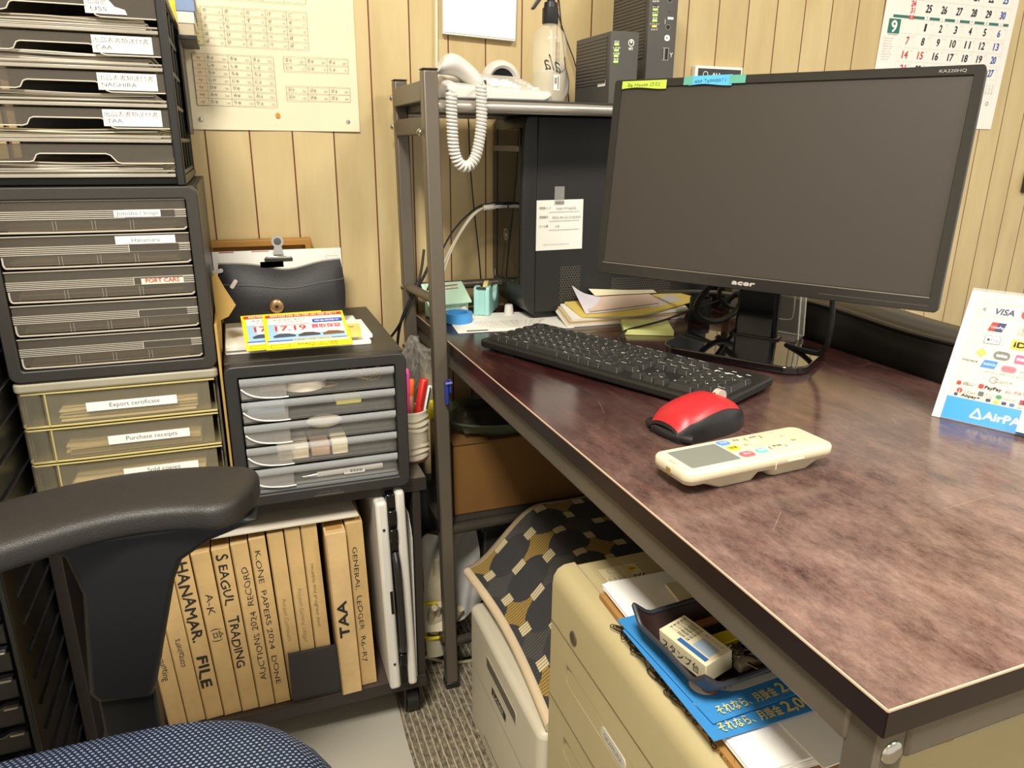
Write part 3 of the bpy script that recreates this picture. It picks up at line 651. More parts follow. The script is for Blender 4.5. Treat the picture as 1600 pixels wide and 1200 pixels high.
bm = B(); prism(bm, [(-.008, 0), (.010, 0), (.0075, .014), (-.0055, .014)], .002, K @ FS(0, -.003, .118)); lathe(bm, [(.0, .003), (.0105, .003), (.0105, 0), (0, 0)], n=24, M=K @ FS(.001, -.003, .141)); obj('grip', bm, STEEL, cl, smooth=True)
obj('grip_eye', lathe(B(), [(0, .0042), (.0028, .0042), (.006, .0038), (.0065, .003), (0, .003)], n=20, M=K @ FS(.001, -.003, .141)), mat('#6f6b64', .25, .9), cl, smooth=True)

ch = thing('zip_pouch', 'black nylon zip pouch standing on papers against the white forms', 'pouch', (.068, 1.33, .756))
PN = mat('#1d1d1f', .55, var=.1, bmp=.3, bscale=300); PO = T(.068, 1.318, .757)
def pf(u, v, s):                                     # front or back sheet of the pouch
    w = .101 + .004*math.sin(v*PI); x = -w+2*w*u
    sag = -.010*math.exp(-((u-.55)/.22)**2)*v + .004*v*abs(u-.5)
    bul = .020*math.sin(PI*min(max(u, 0), 1))**.4*math.sin(PI*min(v*.92+.06, 1))**.7
    return PO @ Vector((x, s*bul + .020*v, .093*v + sag*1.2))
bm = B(); grid(bm, lambda u, v: pf(u, v, -1), 18, 10); grid(bm, lambda u, v: pf(1-u, v, 1), 18, 10)
bmesh.ops.remove_doubles(bm, verts=bm.verts, dist=.002); obj('bag', bm, PN, ch, smooth=True)
obj('zip', tube(B(), [pf(u/18, 1, -.2)+Vector((0, 0, .001)) for u in range(19)], .0016, 6), mat('#8f8b80', .4), ch, smooth=True)
obj('flap_seam', tube(B(), [pf(u/18, .66, -1)+Vector((0, -.001, 0)) for u in range(19)], .0009, 5), mat('#5f5f62', .5), ch, smooth=True)
for (u, dz, ax) in ((.13, .72, 35), (.02, .90, 80)):
    p = pf(u, dz, -1) + Vector((0, -.003, 0))
    bm = B(); prism(bm, rrect(-.0035, -.013, .0035, .004, .003), .0016, T(*p) @ FS() @ RZ(-ax)); obj('zip_pull', bm, mat('#d8d5ce', .3, .3), ch, bevel=.0005)
p = pf(.43, .30, -1) + Vector((0, -.002, 0))
obj('snap_button', lathe(B(), [(0, .004), (.006, .0042), (.010, .0035), (.0122, .001), (.0122, 0), (0, 0)], n=24, M=T(*p) @ FS()), mat('#c39a6b', .25, .8), ch, smooth=True)
obj('button_eye', lathe(B(), [(0, .0052), (.003, .005), (.0032, .0035), (0, .0035)], n=16, M=T(*p) @ FS()), BLACKP, ch, smooth=True)
bm = B()
for q in range(1): grid(bm, lambda u, v: PO @ Vector((-.034+.038*u, -.004+.02, .088+.008*v+.001)), 4, 2, .002)
obj('loop_tab', bm, PN, ch)

solo('paper_pile', box(B(), -.033, .19, 1.175, 1.37, .737, .7435), mat('#f0ede4', .75), 'white envelopes at the bottom of the heap under the flyers', 'papers', bevel=.0012)
solo('printed_envelope', box(B(), -.032, .10, 1.172, 1.30, .7436, .7515, Matrix.Identity(4)), [mat('#efe9dc', .7, var=.04)], 'white printed envelope at the left under the flyers', 'envelope', bevel=.001)
solo('paper_sheet', box(B(), -.0, .192, 1.185, 1.30, 0, .006, T(.0, 0, .7436) @ T(.1, 1.24, 0) @ RZ(4) @ T(-.1, -1.24, 0)) if False else box(B(), .102, .195, 1.19, 1.305, .7436, .7500), [PAPER], 'white folded paper sticking out right of the yellow note', 'paper', bevel=.001)
yn = thing('sticky_note', 'pale yellow note with handwriting on the right of the flyers', 'note', (.15, 1.22, .7502))
bm = B(); box(bm, -.035, .035, -.045, .045, .7502, .7512, T(.146, 1.225, 0) @ RZ(-6)); obj('note', bm, mat('#e9d979', .7), yn)
a = Art(); [a.text(s, -.02, .02-.014*i, .006, mat('#9c8a45', .8, var=0), w=.045-.01*i, jit=.1) for i, s in enumerate(('2.2 領収書', 'テスト', '1,250'))]
a.obj('handwriting', yn, T(.146, 1.225, .7512) @ RZ(-6))
FYEL = mat('#f2e01c', .5, var=0); FB = mat('#9cc4e0', .5, var=0)
def flyer(label, M):
    t = thing('flyer', label, 'flyer', group='yellow car flyers on the small cabinet', M=M)
    bm = B(); box(bm, 0, .127, 0, .122, 0, .0005, M); obj('sheet', bm, FYEL, t)
    a = Art(); W_ = .127; H = .122
    a.rect(.004, .108, W_-.003, .118, RED); a.text('期間限定限定販売!!', W_/2, .1105, .0055, WHITE, 'c', w=.105)
    a.rect(.007, .030, W_-.005, .106, WHITE); a.rect(.006, .028, .02, .085, FB); a.rect(.02, .028, W_-.006, .048, FB)
    a.text('高価 買取 強化中', .015, .096, .005, INK, w=.05); a.text('ご来店 特典 実施', .015, .088, .004, RED, w=.045)
    a.rr(.075, .082, .122, .096, .003, BLUE); a.text('開催期間中', .079, .0865, .005, WHITE, w=.038)
    a.text('17.19', .017, .060, .017, RED, w=.046, bold=.0006); a.text('買取保証', .072, .064, .011, RED, w=.046, bold=.0004)
    a.line((.015, .079), (.07, .081), .003, mat('#e89a92', .6, var=0))
    for i, c in enumerate(('#3d4a60', '#454043', '#7c5636')): a.poly([(.012+.037*i, .043), (.022+.037*i, .051), (.036+.037*i, .050), (.046+.037*i, .044), (.045+.037*i, .038), (.013+.037*i, .037)], mat(c, .5, var=0))
    a.rect(.003, .024, .04, .028, BLUE); a.rect(.003, .0175, W_-.003, .024, WHITE); a.text('お気軽にお問い合わせください', .042, .0235, .004, RED, w=.075); a.line((.098, .027), (.123, .027), .002, BLUE)
    a.box(.007, .004, .034, .014, .0012, mat('#e08a1a', .6, var=0)); a.text('株式会社モータース販売', .045, .010, .004, mat('#6b6412', .6, var=0), w=.06); a.text('TEL 052-000', .06, .004, .004, mat('#6b6412', .6, var=0), w=.045)
    a.obj('print', t, M @ T(0, 0, .0005)); return t
flyer('yellow and red car flyer lying underneath, shifted to the left', T(-.002, 1.128, .7535) @ RZ(2) @ RX(13))
flyer('yellow and red car flyer lying on top of its twin', T(.026, 1.120, .7545) @ RZ(-.5) @ RX(13))
be = B(); prism(be, [(0, 0), (.0, .115), (.006, .125), (.016, .10), (.030, .072), (.018, .055), (.006, .05), (.004, 0)], .0012, T(-.0405, 1.19, .7395) @ RZ(0) @ FS())
be2 = B(); grid(be2, lambda u, v: Vector((-.0405+.004*math.sin(v*3), 1.115+.33*u, .735+.10*v*(1-.25*u))), 6, 6, 0)
solo('brown_envelope', box(be, -.0420, -.0385, 1.113, 1.42, .512, .80), mat('#b89650', .7), 'tan envelope wedged between the drawer stack and the small cabinet', 'envelope', bevel=.0004)
be2.free()

# pen cup with pens, at the right end of the cart top
cup = thing('pen_cup', 'cream wrinkled ceramic pen cup on the corner of the cart top', 'pen cup', (.258, 1.21, .5105))
prof = [(0, 0), (.028, 0), (.030, .004)]
for i in range(8): prof += [(.0315+.0012*math.sin(i*1.3), .009+.0103*i), (.0295, .0145+.0103*i)]
prof += [(.0305, .0935), (.0285, .095), (.0265, .0935), (.026, .012), (0, .012)]
CX, CY, CZ = .258, 1.213, .5105
bm = lathe(B(), prof, (CX, CY, CZ), 40)
for v in bm.verts: v.co.z += .0016*math.sin(3*math.atan2(v.co.y-CY, v.co.x-CX)+v.co.z*80) if .515 < v.co.z < .600 else 0
obj('cup_body', bm, mat('#e3d9c3', .55, var=.05), cup, smooth=True)
obj('foot_ring', lathe(B(), [(.0, -.0), (.0275, -.0), (.0295, .005), (.0296, .009), (.0305, .009), (.0308, .004), (.0285, -.0), (0, -.0)], (CX, CY, CZ), 32), mat('#6d4f35', .6), cup, smooth=True)
def pen(label, base, tip, r, col, cap=None, capcol=None, cat='pen', clip=None):
    t = thing('pen' if cat == 'pen' else cat, label, cat, base); b, e = Vector(base), Vector(tip); d = (e-b)
    obj('barrel', tube(B(), [b, b+d*(1-(cap or 0))], r, 12), mat(col, .35), t, smooth=True)
    if cap: obj('cap', tube(B(), [b+d*(1-cap), e-d.normalized()*.002, e], lambda q: r*1.12 if q < .9 else r*.9, 12), mat(capcol or col, .35), t, smooth=True)
    if clip:
        n = Vector((0, -1, 0)) if abs(d.normalized().y) < .9 else Vector((1, 0, 0)); n = (n - d.normalized()*n.dot(d.normalized())).normalized()
        obj('clip', tube(B(), [b+d*.97+n*(r+.001), b+d*.96+n*(r+.004), b+d*.66+n*(r+.0035)], .0014, 6), mat(clip, .3), t, smooth=True)
c0 = Vector((CX, CY, CZ+.0135))
def P3(dx, dy, z): return tuple(Vector((CX+dx, CY+dy, z-(.014 if z > .6 else 0))))
pen('pink highlighter pen standing in the cream cup', P3(-.006, .004, .526), P3(-.005, .006, .690), .0062, '#e8559b', .3, '#ef5aa2', clip='#e8559b')
pen('orange marker half hidden behind the pink highlighter', P3(-.016, .012, .526), P3(-.010, .020, .700), .0060, '#d9622a', .25, '#cf5a25')
pen('orange highlighter with pale barrel between pink and red pens', P3(.0, .008, .526), P3(.006, .014, .668), .0058, '#e9b88a', .22, '#e2702d')
pen('thick red felt marker leaning right in the cream cup', P3(-.004, -.013, .526), P3(.026, -.004, .672), .0068, '#c8281f', .55, '#d22d22', clip='#b5231b')
pen('white ballpoint pen leaning furthest right in the cream cup', P3(.008, -.010, .526), P3(.036, .0, .658), .0052, '#e9e6df', .4, '#efece5', clip='#2a2a2a')
pen('black and white ballpoint pen at the left of the cream cup', P3(-.018, -.006, .526), P3(-.020, -.004, .652), .0050, '#1e1e20', .35, '#d9d7d2', clip='#1e1e20')

# ------------------------------------------------------------------ office chair
oc = thing('office_chair', 'black office chair with moulded armrest and dark blue mesh seat', 'chair', (-.2, .46, 0))
ARM = mat('#2b2826', .40, var=.03, bmp=.55, bscale=900); PLA = mat('#141415', .45, var=.02)
zc = .695
cl_ = [(-.64, .52), (-.49, .625), (-.36, .715), (-.245, .778), (-.15, .812), (-.07, .812), (-.010, .792)]
def cline(t):
    n = len(cl_)-1; k = min(int(t*n), n-1); f = t*n-k; p0, p1, p2, p3 = [Vector(cl_[max(0, min(n, k+i))]) for i in (-1, 0, 1, 2)]
    return p1 + (p2-p0)*.5*f + (p0-p1*2.5+p2*2-p3*.5)*f*f + (p1*1.5-p0*.5-p2*1.5+p3*.5)*f**3
def armf(u, v):                                       # u along, v around
    c = cline(u); d = (cline(min(u+.02, 1)) - cline(max(u-.02, 0))).normalized(); n = Vector((-d.y, d.x))
    w = .056; e = 1.0
    if u > .90: e = math.sqrt(max(0, 1-((u-.90)/.10)**2)); e = max(e, .02)
    a = 2*PI*v; s = abs(math.cos(a))**.42*math.copysign(1, math.cos(a)); h = abs(math.sin(a))**.52*math.copysign(1, math.sin(a))
    hz = (.020 if h > 0 else .014)*h
    if u > .90: hz *= (.55+.45*e)
    return Vector((c.x + n.x*w*s*e, c.y + n.y*w*s*e, zc-.018+hz - .012*max(0, u-.6)))
bm = B(); grid(bm, armf, 60, 40); bmesh.ops.remove_doubles(bm, verts=bm.verts, dist=.0004); bmesh.ops.holes_fill(bm, edges=bm.edges)
arm = obj('armrest_pad', bm, ARM, oc, smooth=True)
sp = B(); poly = [(-.215, .664), (-.03, .664), (-.004, .656), (-.058, .640), (-.088, .622), (-.098, .60), (-.131, .475), (-.138, .458), (-.190, .464), (-.198, .478), (-.186, .60), (-.195, .645)]
prism(sp, poly, .05, T(0, .822, 0) @ FS()); obj('armrest_bracket', sp, PLA, arm, bevel=.006, seg=3)
obj('armrest_stem', box(B(), -.192, -.135, .78, .81, .38, .475), mat('#0d0d0e', .4, var=0), arm, bevel=.003)
bm = B(); box(bm, -.192, -.135, .58, .81, .372, .386); obj('stem_foot', bm, PLA, arm, bevel=.003)
def mesh_fabric():
    m, nt, bs = new('blue_mesh_fabric'); vec, (x, y, z) = coords(nt)
    p = (x*(1/.0052)); q = (y*(1/.0040)); row = q.floor(); off = (row*.5).frac()
    fx = ((p + off).frac() - .5).abs(); fy = (q.frac() - .5).abs()
    d = (fx.pow(2.0) + fy.pow(2.0)).op('SQRT'); dot = d.lt(.26)
    n = noise(nt, vec, 12, 3)
    col = mix(nt, dot, lin('#141b2c'), ramp(nt, n, [(.3, lin('#5b6e92')), (.7, lin('#8496b4'))])); nt.links.new(col, bs.inputs['Base Color'])
    bs.inputs['Roughness'].default_value = .6; bump(nt, bs, d*-1.0, .6, .001); return m
def seatf(u, v):
    a = 2*PI*v; r = u; n = 3.2
    c, s = math.cos(a), math.sin(a); k = (abs(c)**n + abs(s)**n)**(-1/n)
    x, y = -.190+.255*k*c*r, .435+.272*k*s*r
    return Vector((x, y, .503 + .014*(1-r**2) - .06*max(0, (r-.82)/.18)**2.2))
bm = B(); grid(bm, seatf, 22, 64); bmesh.ops.remove_doubles(bm, verts=bm.verts, dist=.0002)
obj('seat', bm, mesh_fabric(), oc, smooth=True)
bm = B(); prism(bm, [(-.175+.24*math.cos(t*PI/16)*(abs(math.cos(t*PI/16))**3.2+abs(math.sin(t*PI/16))**3.2)**(-1/3.2), .435+.26*math.sin(t*PI/16)*(abs(math.cos(t*PI/16))**3.2+abs(math.sin(t*PI/16))**3.2)**(-1/3.2)) for t in range(32)], .045, T(0, 0, .386)); obj('seat_shell', bm, PLA, oc, bevel=.008)
obj('gas_column', tube(B(), [(-.175, .435, .09), (-.175, .435, .387)], .026, 16), PLA, oc, smooth=True)
for k in range(5):
    a = 2*PI*k/5+.5; e = Vector((-.175+.28*math.cos(a), .435+.28*math.sin(a), .075))
    lg = obj('base_leg', tube(B(), [(-.175, .435, .11), e], lambda t: .026-.010*t, 10), PLA, oc, smooth=True)
    obj('caster', tube(B(), [e+Vector((-.018, 0, -.0475)), e+Vector((.018, 0, -.0475))], .0275, 16), BLACKP, lg, smooth=True)
obj('chair_back', box(B(), -.50, -.46, .22, .65, .55, 1.0), mat('#17191f', .7), oc, bevel=.015)
# ------------------------------------------------------------------ monitor
ZD = .7203
MB = T(.775, .985, ZD) @ Matrix.Rotation(-.9785, 4, 'Z')
mon = thing('computer_monitor', 'wide black computer monitor with a blank matt screen standing on the desk', 'monitor', M=MB)
PMx = T(.7233, .9222, .9961) @ Matrix.Rotation(-.9785, 4, 'Z') @ Matrix.Rotation(-.1176, 4, 'X')
BEZ = mat('#242220', .22, var=0); SCRN = mat('#403b35', .5, spec=.4, var=0)
bm = B(); prism(bm, rrect(-.255, -.1525, .255, .1525, .006), .022, PMx @ T(0, .022, 0) @ FS()); obj('housing', bm, BLACKP, mon, bevel=.003)
bm = B(); prism(bm, rrect(-.13, -.10, .13, .11, .03), .03, PMx @ T(0, .050, 0) @ FS()); obj('rear_bulge', bm, BLACKP, mon, bevel=.01)
def ringframe(bm, o, i, d, M):
    L = [[bm.verts.new(M @ Vector((p[0], p[1], z))) for p in q] for z in (0, d) for q in (o, i)]; n = len(o); a, b, c, e = L
    for k in range(n):
        j = (k+1) % n
        bm.faces.new([a[j], a[k], b[k], b[j]]); bm.faces.new([c[k], c[j], e[j], e[k]]); bm.faces.new([a[k], a[j], c[j], c[k]]); bm.faces.new([b[j], b[k], e[k], e[j]])
bm = B(); ringframe(bm, rrect(-.255, -.1525, .255, .1525, .005), rrect(-.243, -.132, .243, .1405, .001), .003, PMx @ FS()); obj('bezel', bm, BEZ, mon, bevel=.0008)
bm = B(); box(bm, -.2435, .2435, -.0005, .001, -.1325, .141, PMx); obj('screen', bm, SCRN, mon)
a = Art(); G = mat('#b9b5ac', .25, .5, var=0)
A1 = Art(); A1.text('acer', -.0035, -.1455, .0065, mat('#c8c4bc', .3, .3, var=0), 'c', w=.034, bold=.0007, shear=.15)
A2 = Art(); A2.text('KA220HQ', .2195, .1445, .0036, mat('#a8a59e', .5, var=0), 'c', w=.030)
a.rect(-.243, -.1345, .243, -.1332, mat('#8c877d', .2, .4, var=0)); a.rect(.105, -.1452, .243, -.1443, mat('#55524d', .3, .3, var=0))
a.obj('bezel_line', mon, PMx @ T(0, -.003, 0) @ FS()); A1.obj('brand_logo', mon, PMx @ T(0, -.003, 0) @ FS()); A2.obj('model_text', mon, PMx @ T(0, -.003, 0) @ FS())
NK = T(.84, 1.04, 0) @ Matrix.Rotation(-.9785, 4, 'Z')
bm = B(); prism(bm, [(-.036, ZD+.010), (.036, ZD+.010), (.034, .86), (.034, .98), (-.034, .98), (-.034, .86)], .024, NK @ T(0, .012, 0) @ FS()); obj('neck', bm, BLACKG, mon, bevel=.006)
bm = B(); box(bm, -.03, .03, -.105, .0, .94, 1.0, NK); obj('hinge_block', bm, BLACKP, mon, bevel=.008)
bs_ = rrect(-.118, -.074, .118, .074, .03, 8)
bm = B(); prism(bm, [(p[0], p[1]-(.014*(1-(p[0]/.118)**2) if p[1] < 0 else 0)) for p in bs_], .013, MB); obj('base_plate', bm, mat('#0b0b0c', .03, var=0, spec=1.0, coat=1), mon, bevel=.002)
bm = B(); prism(bm, rrect(-.044, -.017, .044, .017, .010), .004, NK @ T(0, 0, ZD+.0128)); obj('neck_foot', bm, BLACKG, mon, bevel=.001)
def stuck(label, x0, x1, z0, z1, col, txt, tapes=()):
    S = PMx @ T(0, -.0032, 0)
    t = thing('sticky_note', label, 'note', M=S @ T((x0+x1)/2, 0, z0))
    bm = B(); grid(bm, lambda u, v: S @ Vector((x0+(x1-x0)*u, -.0004-.0008*math.sin(u*PI)*(1-v)-.0004, z0+(z1-z0)*v+.0016*math.sin(u*5)*(1-v))), 10, 2); obj('note', bm, mat(col, .6, var=0), t)
    a = Art(); a.text(txt, (x0+x1)/2, (z0+z1)/2-.0025, .0042, mat('#5e7a35' if 'green' in label else '#2f6d92', .7, var=0), 'c', w=(x1-x0)*.72, jit=.12); a.obj('handwriting', t, S @ T(0, -.0018, 0) @ FS())
    for (t0, t1) in tapes:
        bm = B(); box(bm, t0, t1, -.0014, -.0008, z0+.001, z1-.001, S); obj('tape', bm, mat('#5fae9d', .45, var=.03), t)
stuck('yellow-green note strip stuck on the upper left monitor bezel', -.241, -.165, .1385, .150, '#bfd94e', '26 Hanae 江口')
stuck('blue note strip held by teal tape on the upper monitor bezel', -.128, -.062, .140, .1535, '#58b9e2', 'aba Tabb0011', ((-.137, -.123), (-.066, -.042)))
def cable(label, pts, r, col, name='cable', group=None, sm=3, cat='cable'):
    return solo(name, tube(B(), pts, r, 8, smooth_path=sm), mat(col, .45, var=0), label, cat, group, smooth=True, loc=pts[0])
def ML(x, y, z): return tuple(PMx @ Vector((x, y, z)))
cable('black monitor cable hanging at the right of the stand', [ML(.116, .03, -.13), ML(.121, .035, -.18), ML(.120, .045, -.215), ML(.108, .075, -.240), ML(.075, .12, -.246), ML(.03, .16, -.246)], .0042, '#151515')
cable('black video cable looping down at the left of the stand', [ML(-.05, .035, -.13), (.70, 1.03, .80), (.735, 1.06, .765), (.80, 1.09, .748), (.85, 1.10, .77), (.86, 1.12, .80), (.84, 1.15, .76)], .0052, '#141414')
cable('second black cable curling behind the monitor stand', [ML(-.03, .04, -.12), (.77, 1.06, .82), (.80, 1.10, .79), (.84, 1.12, .765), (.89, 1.16, .76), (.93, 1.2, .75)], .0042, '#1a1a1a')
cable('grey cable running from behind the envelopes to the stand', [(.80, 1.30, .765), (.82, 1.22, .78), (.86, 1.17, .785), (.90, 1.14, .775), (.95, 1.15, .735)], .0035, '#6a6762')
cable('thin black keyboard cable curving over the yellow-green note pad', [(.598, 1.018, .727), (.600, 1.07, .7235), (.615, 1.125, .7245), (.645, 1.165, .727), (.690, 1.165, .734), (.740, 1.175, .738), (.80, 1.17, .758), (.87, 1.13, .79)], .0022, '#161616')

# ------------------------------------------------------------------ keyboard
kA = math.radians(-65.2); KB = T(.531, .9815, ZD) @ Matrix.Rotation(kA, 4, 'Z')
kb = thing('keyboard', 'long black full-size keyboard lying along the front of the desk', 'keyboard', M=KB)
KT = KB @ T(0, -.0775, .007) @ RX(1.6) @ T(0, .0775, 0) @ Matrix.Diagonal((1.012, 1, 1, 1))
KM = mat('#201f1e', .38, var=0, bmp=.1); KK = mat('#2b2a28', .42, var=0, bmp=.1)
bm = B()
def kf(poly): return poly
prism(bm, rrect(-.224, -.0775, .224, .0775, .012), .012, KT @ T(0, 0, -.003)); obj('case', bm, KM, kb, bevel=.003, seg=3)
bm = B()
for x in (-.17, .17): box(bm, x-.02, x+.02, .05, .065, -.0003, .0085, KB); box(bm, x-.02, x+.02, -.07, -.055, -.0005, .008, KB)
obj('feet', bm, BLACKP, kb)
U = .01905; keys = []
def row(y, x, spec):
    for s in spec:
        lab, w = s if isinstance(s, tuple) else (s, 1)
        if lab is not None: keys.append((x+w*U/2, y, w, 1, lab))
        x += w*U
X0 = -.2115; Y0 = -.056
row(Y0, X0, [('Ctrl', 1.25), ('Win', 1), ('Alt', 1.25), ('無変換', 1.25), ('', 3.25), ('変換', 1.25), ('かな', 1), ('Alt', 1), ('App', 1), ('Ctrl', 1.75)])
row(Y0+U, X0, [('Shift', 2)] + list('ZXCVBNM,./_') + [('Shift', 1.75)])
row(Y0+2*U, X0, [('Caps', 1.75)] + list('ASDFGHJKL;:]') + [('Enter', 1.25)])
row(Y0+3*U, X0, [('Tab', 1.5)] + list('QWERTYUIOP@[') + [('Enter', 1.5)])
row(Y0+4*U, X0, ['半'] + list('1234567890-^¥') + [('BS', 1)])
row(Y0+5.35*U, X0, ['Esc', (None, .6)] + ['F1', 'F2', 'F3', 'F4', (None, .35), 'F5', 'F6', 'F7', 'F8', (None, .35), 'F9', 'F10', 'F11', 'F12'])
XN = X0 + 15.15*U
row(Y0, XN, ['←', '↓', '→']); row(Y0+U, XN, [(None, 1), '↑', (None, 1)]); row(Y0+3*U, XN, ['Del', 'End', 'PgD']); row(Y0+4*U, XN, ['Ins', 'Hom', 'PgU']); row(Y0+5.35*U, XN, ['Prt', 'Scr', 'Pau'])
XP = XN + 3.2*U
row(Y0, XP, [('0', 2), '.']); row(Y0+U, XP, ['1', '2', '3']); row(Y0+2*U, XP, ['4', '5', '6']); row(Y0+3*U, XP, ['7', '8', '9']); row(Y0+4*U, XP, ['Num', '/', '*', '-'])
keys += [(XP+3.5*U, Y0+.5*U, 1, 2, 'Ent'), (XP+3.5*U, Y0+2.5*U, 1, 2, '+')]
KMESH = {}
def keymesh(w, h):
    if (w, h) not in KMESH:
        bm = B(); a = w*U/2-.0007; b = h*U/2-.0007; t = .0030; H = .0075
        lo = [(-a,-b),(a,-b),(a,b),(-a,b)]; hi = [(-a+t,-b+t*1.2),(a-t,-b+t*1.2),(a-t,b-t*.5),(-a+t,b-t*.5)]
        vl = [bm.verts.new((*p, 0)) for p in lo]; vh = [bm.verts.new((*p, H-(.0006 if p[1] > 0 else 0))) for p in hi]
        bm.faces.new(vh); bm.faces.new(vl[::-1])
        for i in range(4): bm.faces.new([vl[i], vl[(i+1) % 4], vh[(i+1) % 4], vh[i]])
        me = bpy.data.meshes.new('key'); bm.to_mesh(me); bm.free(); me.materials.append(KK); KMESH[(w, h)] = me
    return KMESH[(w, h)]
LA = [Art(), Art(), Art()]; KI = mat('#e9e7e2', .5, var=0); KBi = MB.copy(); inv = KB.inverted()
for (x, y, w, h, lab) in keys:
    o = bpy.data.objects.new('key', keymesh(w, h)); COL.objects.link(o); o.parent = kb
    o.matrix_local = inv @ KT @ T(x, y, .0088)
    bv = o.modifiers.new('bevel', 'BEVEL'); bv.width = .0007; bv.segments = 2
    if lab:
        a = LA[2 if x > XP-.004 else (1 if x > XN-.004 else 0)]; hh = .0044 if len(lab) == 1 else .0027
        a.text(lab, x-w*U/2+.0036, y+h*U/2-.0082, hh, KI, w=None if len(lab) == 1 else min(.0095, .0032*len(lab)))
        if len(lab) == 1 and lab.isalpha(): a.text('チトシハキクマノリレケ'[ord(lab[0]) % 11], x+.001, y-.0055, .0026, KI)
for nm, a in zip(('key_legends', 'arrow_key_legends', 'number_pad_legends'), LA): a.obj(nm, kb, KT @ T(0, 0, .0163))
a = Art(); a.text('Buffalo', XP+1.75*U, Y0+5.05*U, .0060, KI, 'c', w=.044, bold=.0006)
for i in range(3): a.rect(XP+.45*U+1.15*i*U, Y0+5.85*U, XP+.8*U+1.15*i*U, Y0+5.95*U, KI)
a.obj('brand_print', kb, KT @ T(0, 0, .0092))

# ------------------------------------------------------------------ mouse
MM = T(.507, .716, ZD) @ RZ(12) @ Matrix.Diagonal((1.08, 1.08, 1.02, 1))
ms = thing('computer_mouse', 'red and black sculpted wireless mouse in front of the keyboard', 'mouse', M=MM)
def msf(u, v, g=0, lo=0, hi=1):
    x = -.052+.106*u; w = .033*(1-abs(2*u-1)**3.2*.35)*(1.06-.12*u); h = .041*(math.sin(PI*min(u*.62+.16, 1))**.8) - .018*max(0, u-.62)
    if u < .12: h *= .55+.45*math.sqrt(u/.12)
    vv = lo+(hi-lo)*v; aa = PI*(1-vv); s = math.cos(aa); z = abs(math.sin(aa))**.62
    return MM @ Vector((x, -w*s, .0015+h*z*(1+g)))
RB = mat('#b8242b', .38, var=.04, bmp=.05); GB = mat('#1f1f20', .35, var=0)
def cap_shell(lo, hi, g, u0=0., u1=1.):
    bm = B(); grid(bm, lambda u, v: msf(u0+(u1-u0)*u, v, g, lo, hi), 22, 18); return bm
bm = B(); grid(bm, lambda u, v: msf(u, v), 24, 24); obj('shell', bm, GB, ms, smooth=True)
def redf(u, v):
    q = .20+.16*math.sin(PI*min(1, max(0, u)))**.7; lo = .10+.26*math.sin(PI*min(1, .15+u*.75))**2; return msf(.012+.90*u, v, .03, lo, .84-.05*u)
bm = B(); grid(bm, redf, 24, 18); obj('red_top', bm, RB, ms, smooth=True)
bm = B(); prism(bm, [(MM.inverted() @ msf(i/16, 0)).to_2d() for i in range(17)] + [(MM.inverted() @ msf(i/16, 1)).to_2d() for i in range(16, -1, -1)], .003, MM); obj('sole', bm, GB, ms)
obj('rear_rim', tube(B(), [MM @ Vector((-.050+.012*abs(math.sin(t))**2*.8, .034*math.sin(t), .006)) for t in [-1.45+.29*i for i in range(11)]], .0058, 10), GB, ms, smooth=True)
obj('scroll_wheel', tube(B(), [MM @ Vector((.031, -.004, .036)), MM @ Vector((.031, .004, .036))], .0085, 20), mat('#c9c4b6', .3, .3, var=0), ms, smooth=True)
obj('button_seam', tube(B(), [msf(.70+.28*i/8, .5, .035) for i in range(9)], .0008, 5), BLACKG, ms)

# ------------------------------------------------------------------ air-conditioner remote
RM_ = T(.482, .592, ZD) @ RZ(4.5)
rm = thing('remote_control', 'cream air-conditioner remote with a grey display lying beside the red mouse', 'remote', M=RM_)
CREAM = mat('#dbd0b2', .4, var=.02); RT = RM_ @ T(0, 0, .012)
bm = B()
sec = rrect(-.098, -.031, .098, .031, .012, 6)
def loft(bm, levels, M):
    R_ = [[bm.verts.new(M @ Vector((p[0], p[1], z))) for p in ps] for ps, z in levels]
    bm.faces.new(R_[0][::-1]); bm.faces.new(R_[-1])
    for x, y in zip(R_, R_[1:]):
        for k in range(len(x)): j = (k+1) % len(x); bm.faces.new([x[k], x[j], y[j], y[k]])
def rsec(i, r): return rrect(-.098+i, -.031+i, .098-i, .031-i, r, 6)
loft(bm, [(rsec(.004, .009), .0), (rsec(.0008, .011), .005), (rsec(0, .012), .006), (rsec(0, .012), .0125), (rsec(.0012, .011), .0145), (rsec(.003, .010), .0152)], RT); obj('body', bm, CREAM, rm, smooth=True)
bm = B(); loft(bm, [([(p[0]*.93, p[1]) for p in rrect(-.058, -.020, -.002, .020, .008, 6)], -.0118), (rrect(-.082, -.026, .004, .026, .010, 6), .001)], RT); loft(bm, [(rrect(.018, -.020, .074, .020, .008, 6), -.0118), (rrect(.012, -.026, .088, .026, .010, 6), .001)], RT); obj('battery_bulge', bm, CREAM, rm, smooth=True)
bm = B(); box(bm, -.0985, -.0965, -.004, .004, .003, .011, RT); obj('emitter_window', bm, mat('#8d7a4c', .2), rm, bevel=.001)
bm = B(); prism(bm, rrect(-.089, -.025, -.020, .025, .003), .0007, RT @ T(0, 0, .0150)); obj('display_frame', bm, mat('#c7c3bb', .3, var=0), rm, bevel=.0003)
bm = B(); prism(bm, rrect(-.085, -.021, -.024, .021, .002), .0003, RT @ T(0, 0, .0157)); obj('display', bm, mat('#7f837a', .25, var=.02), rm)
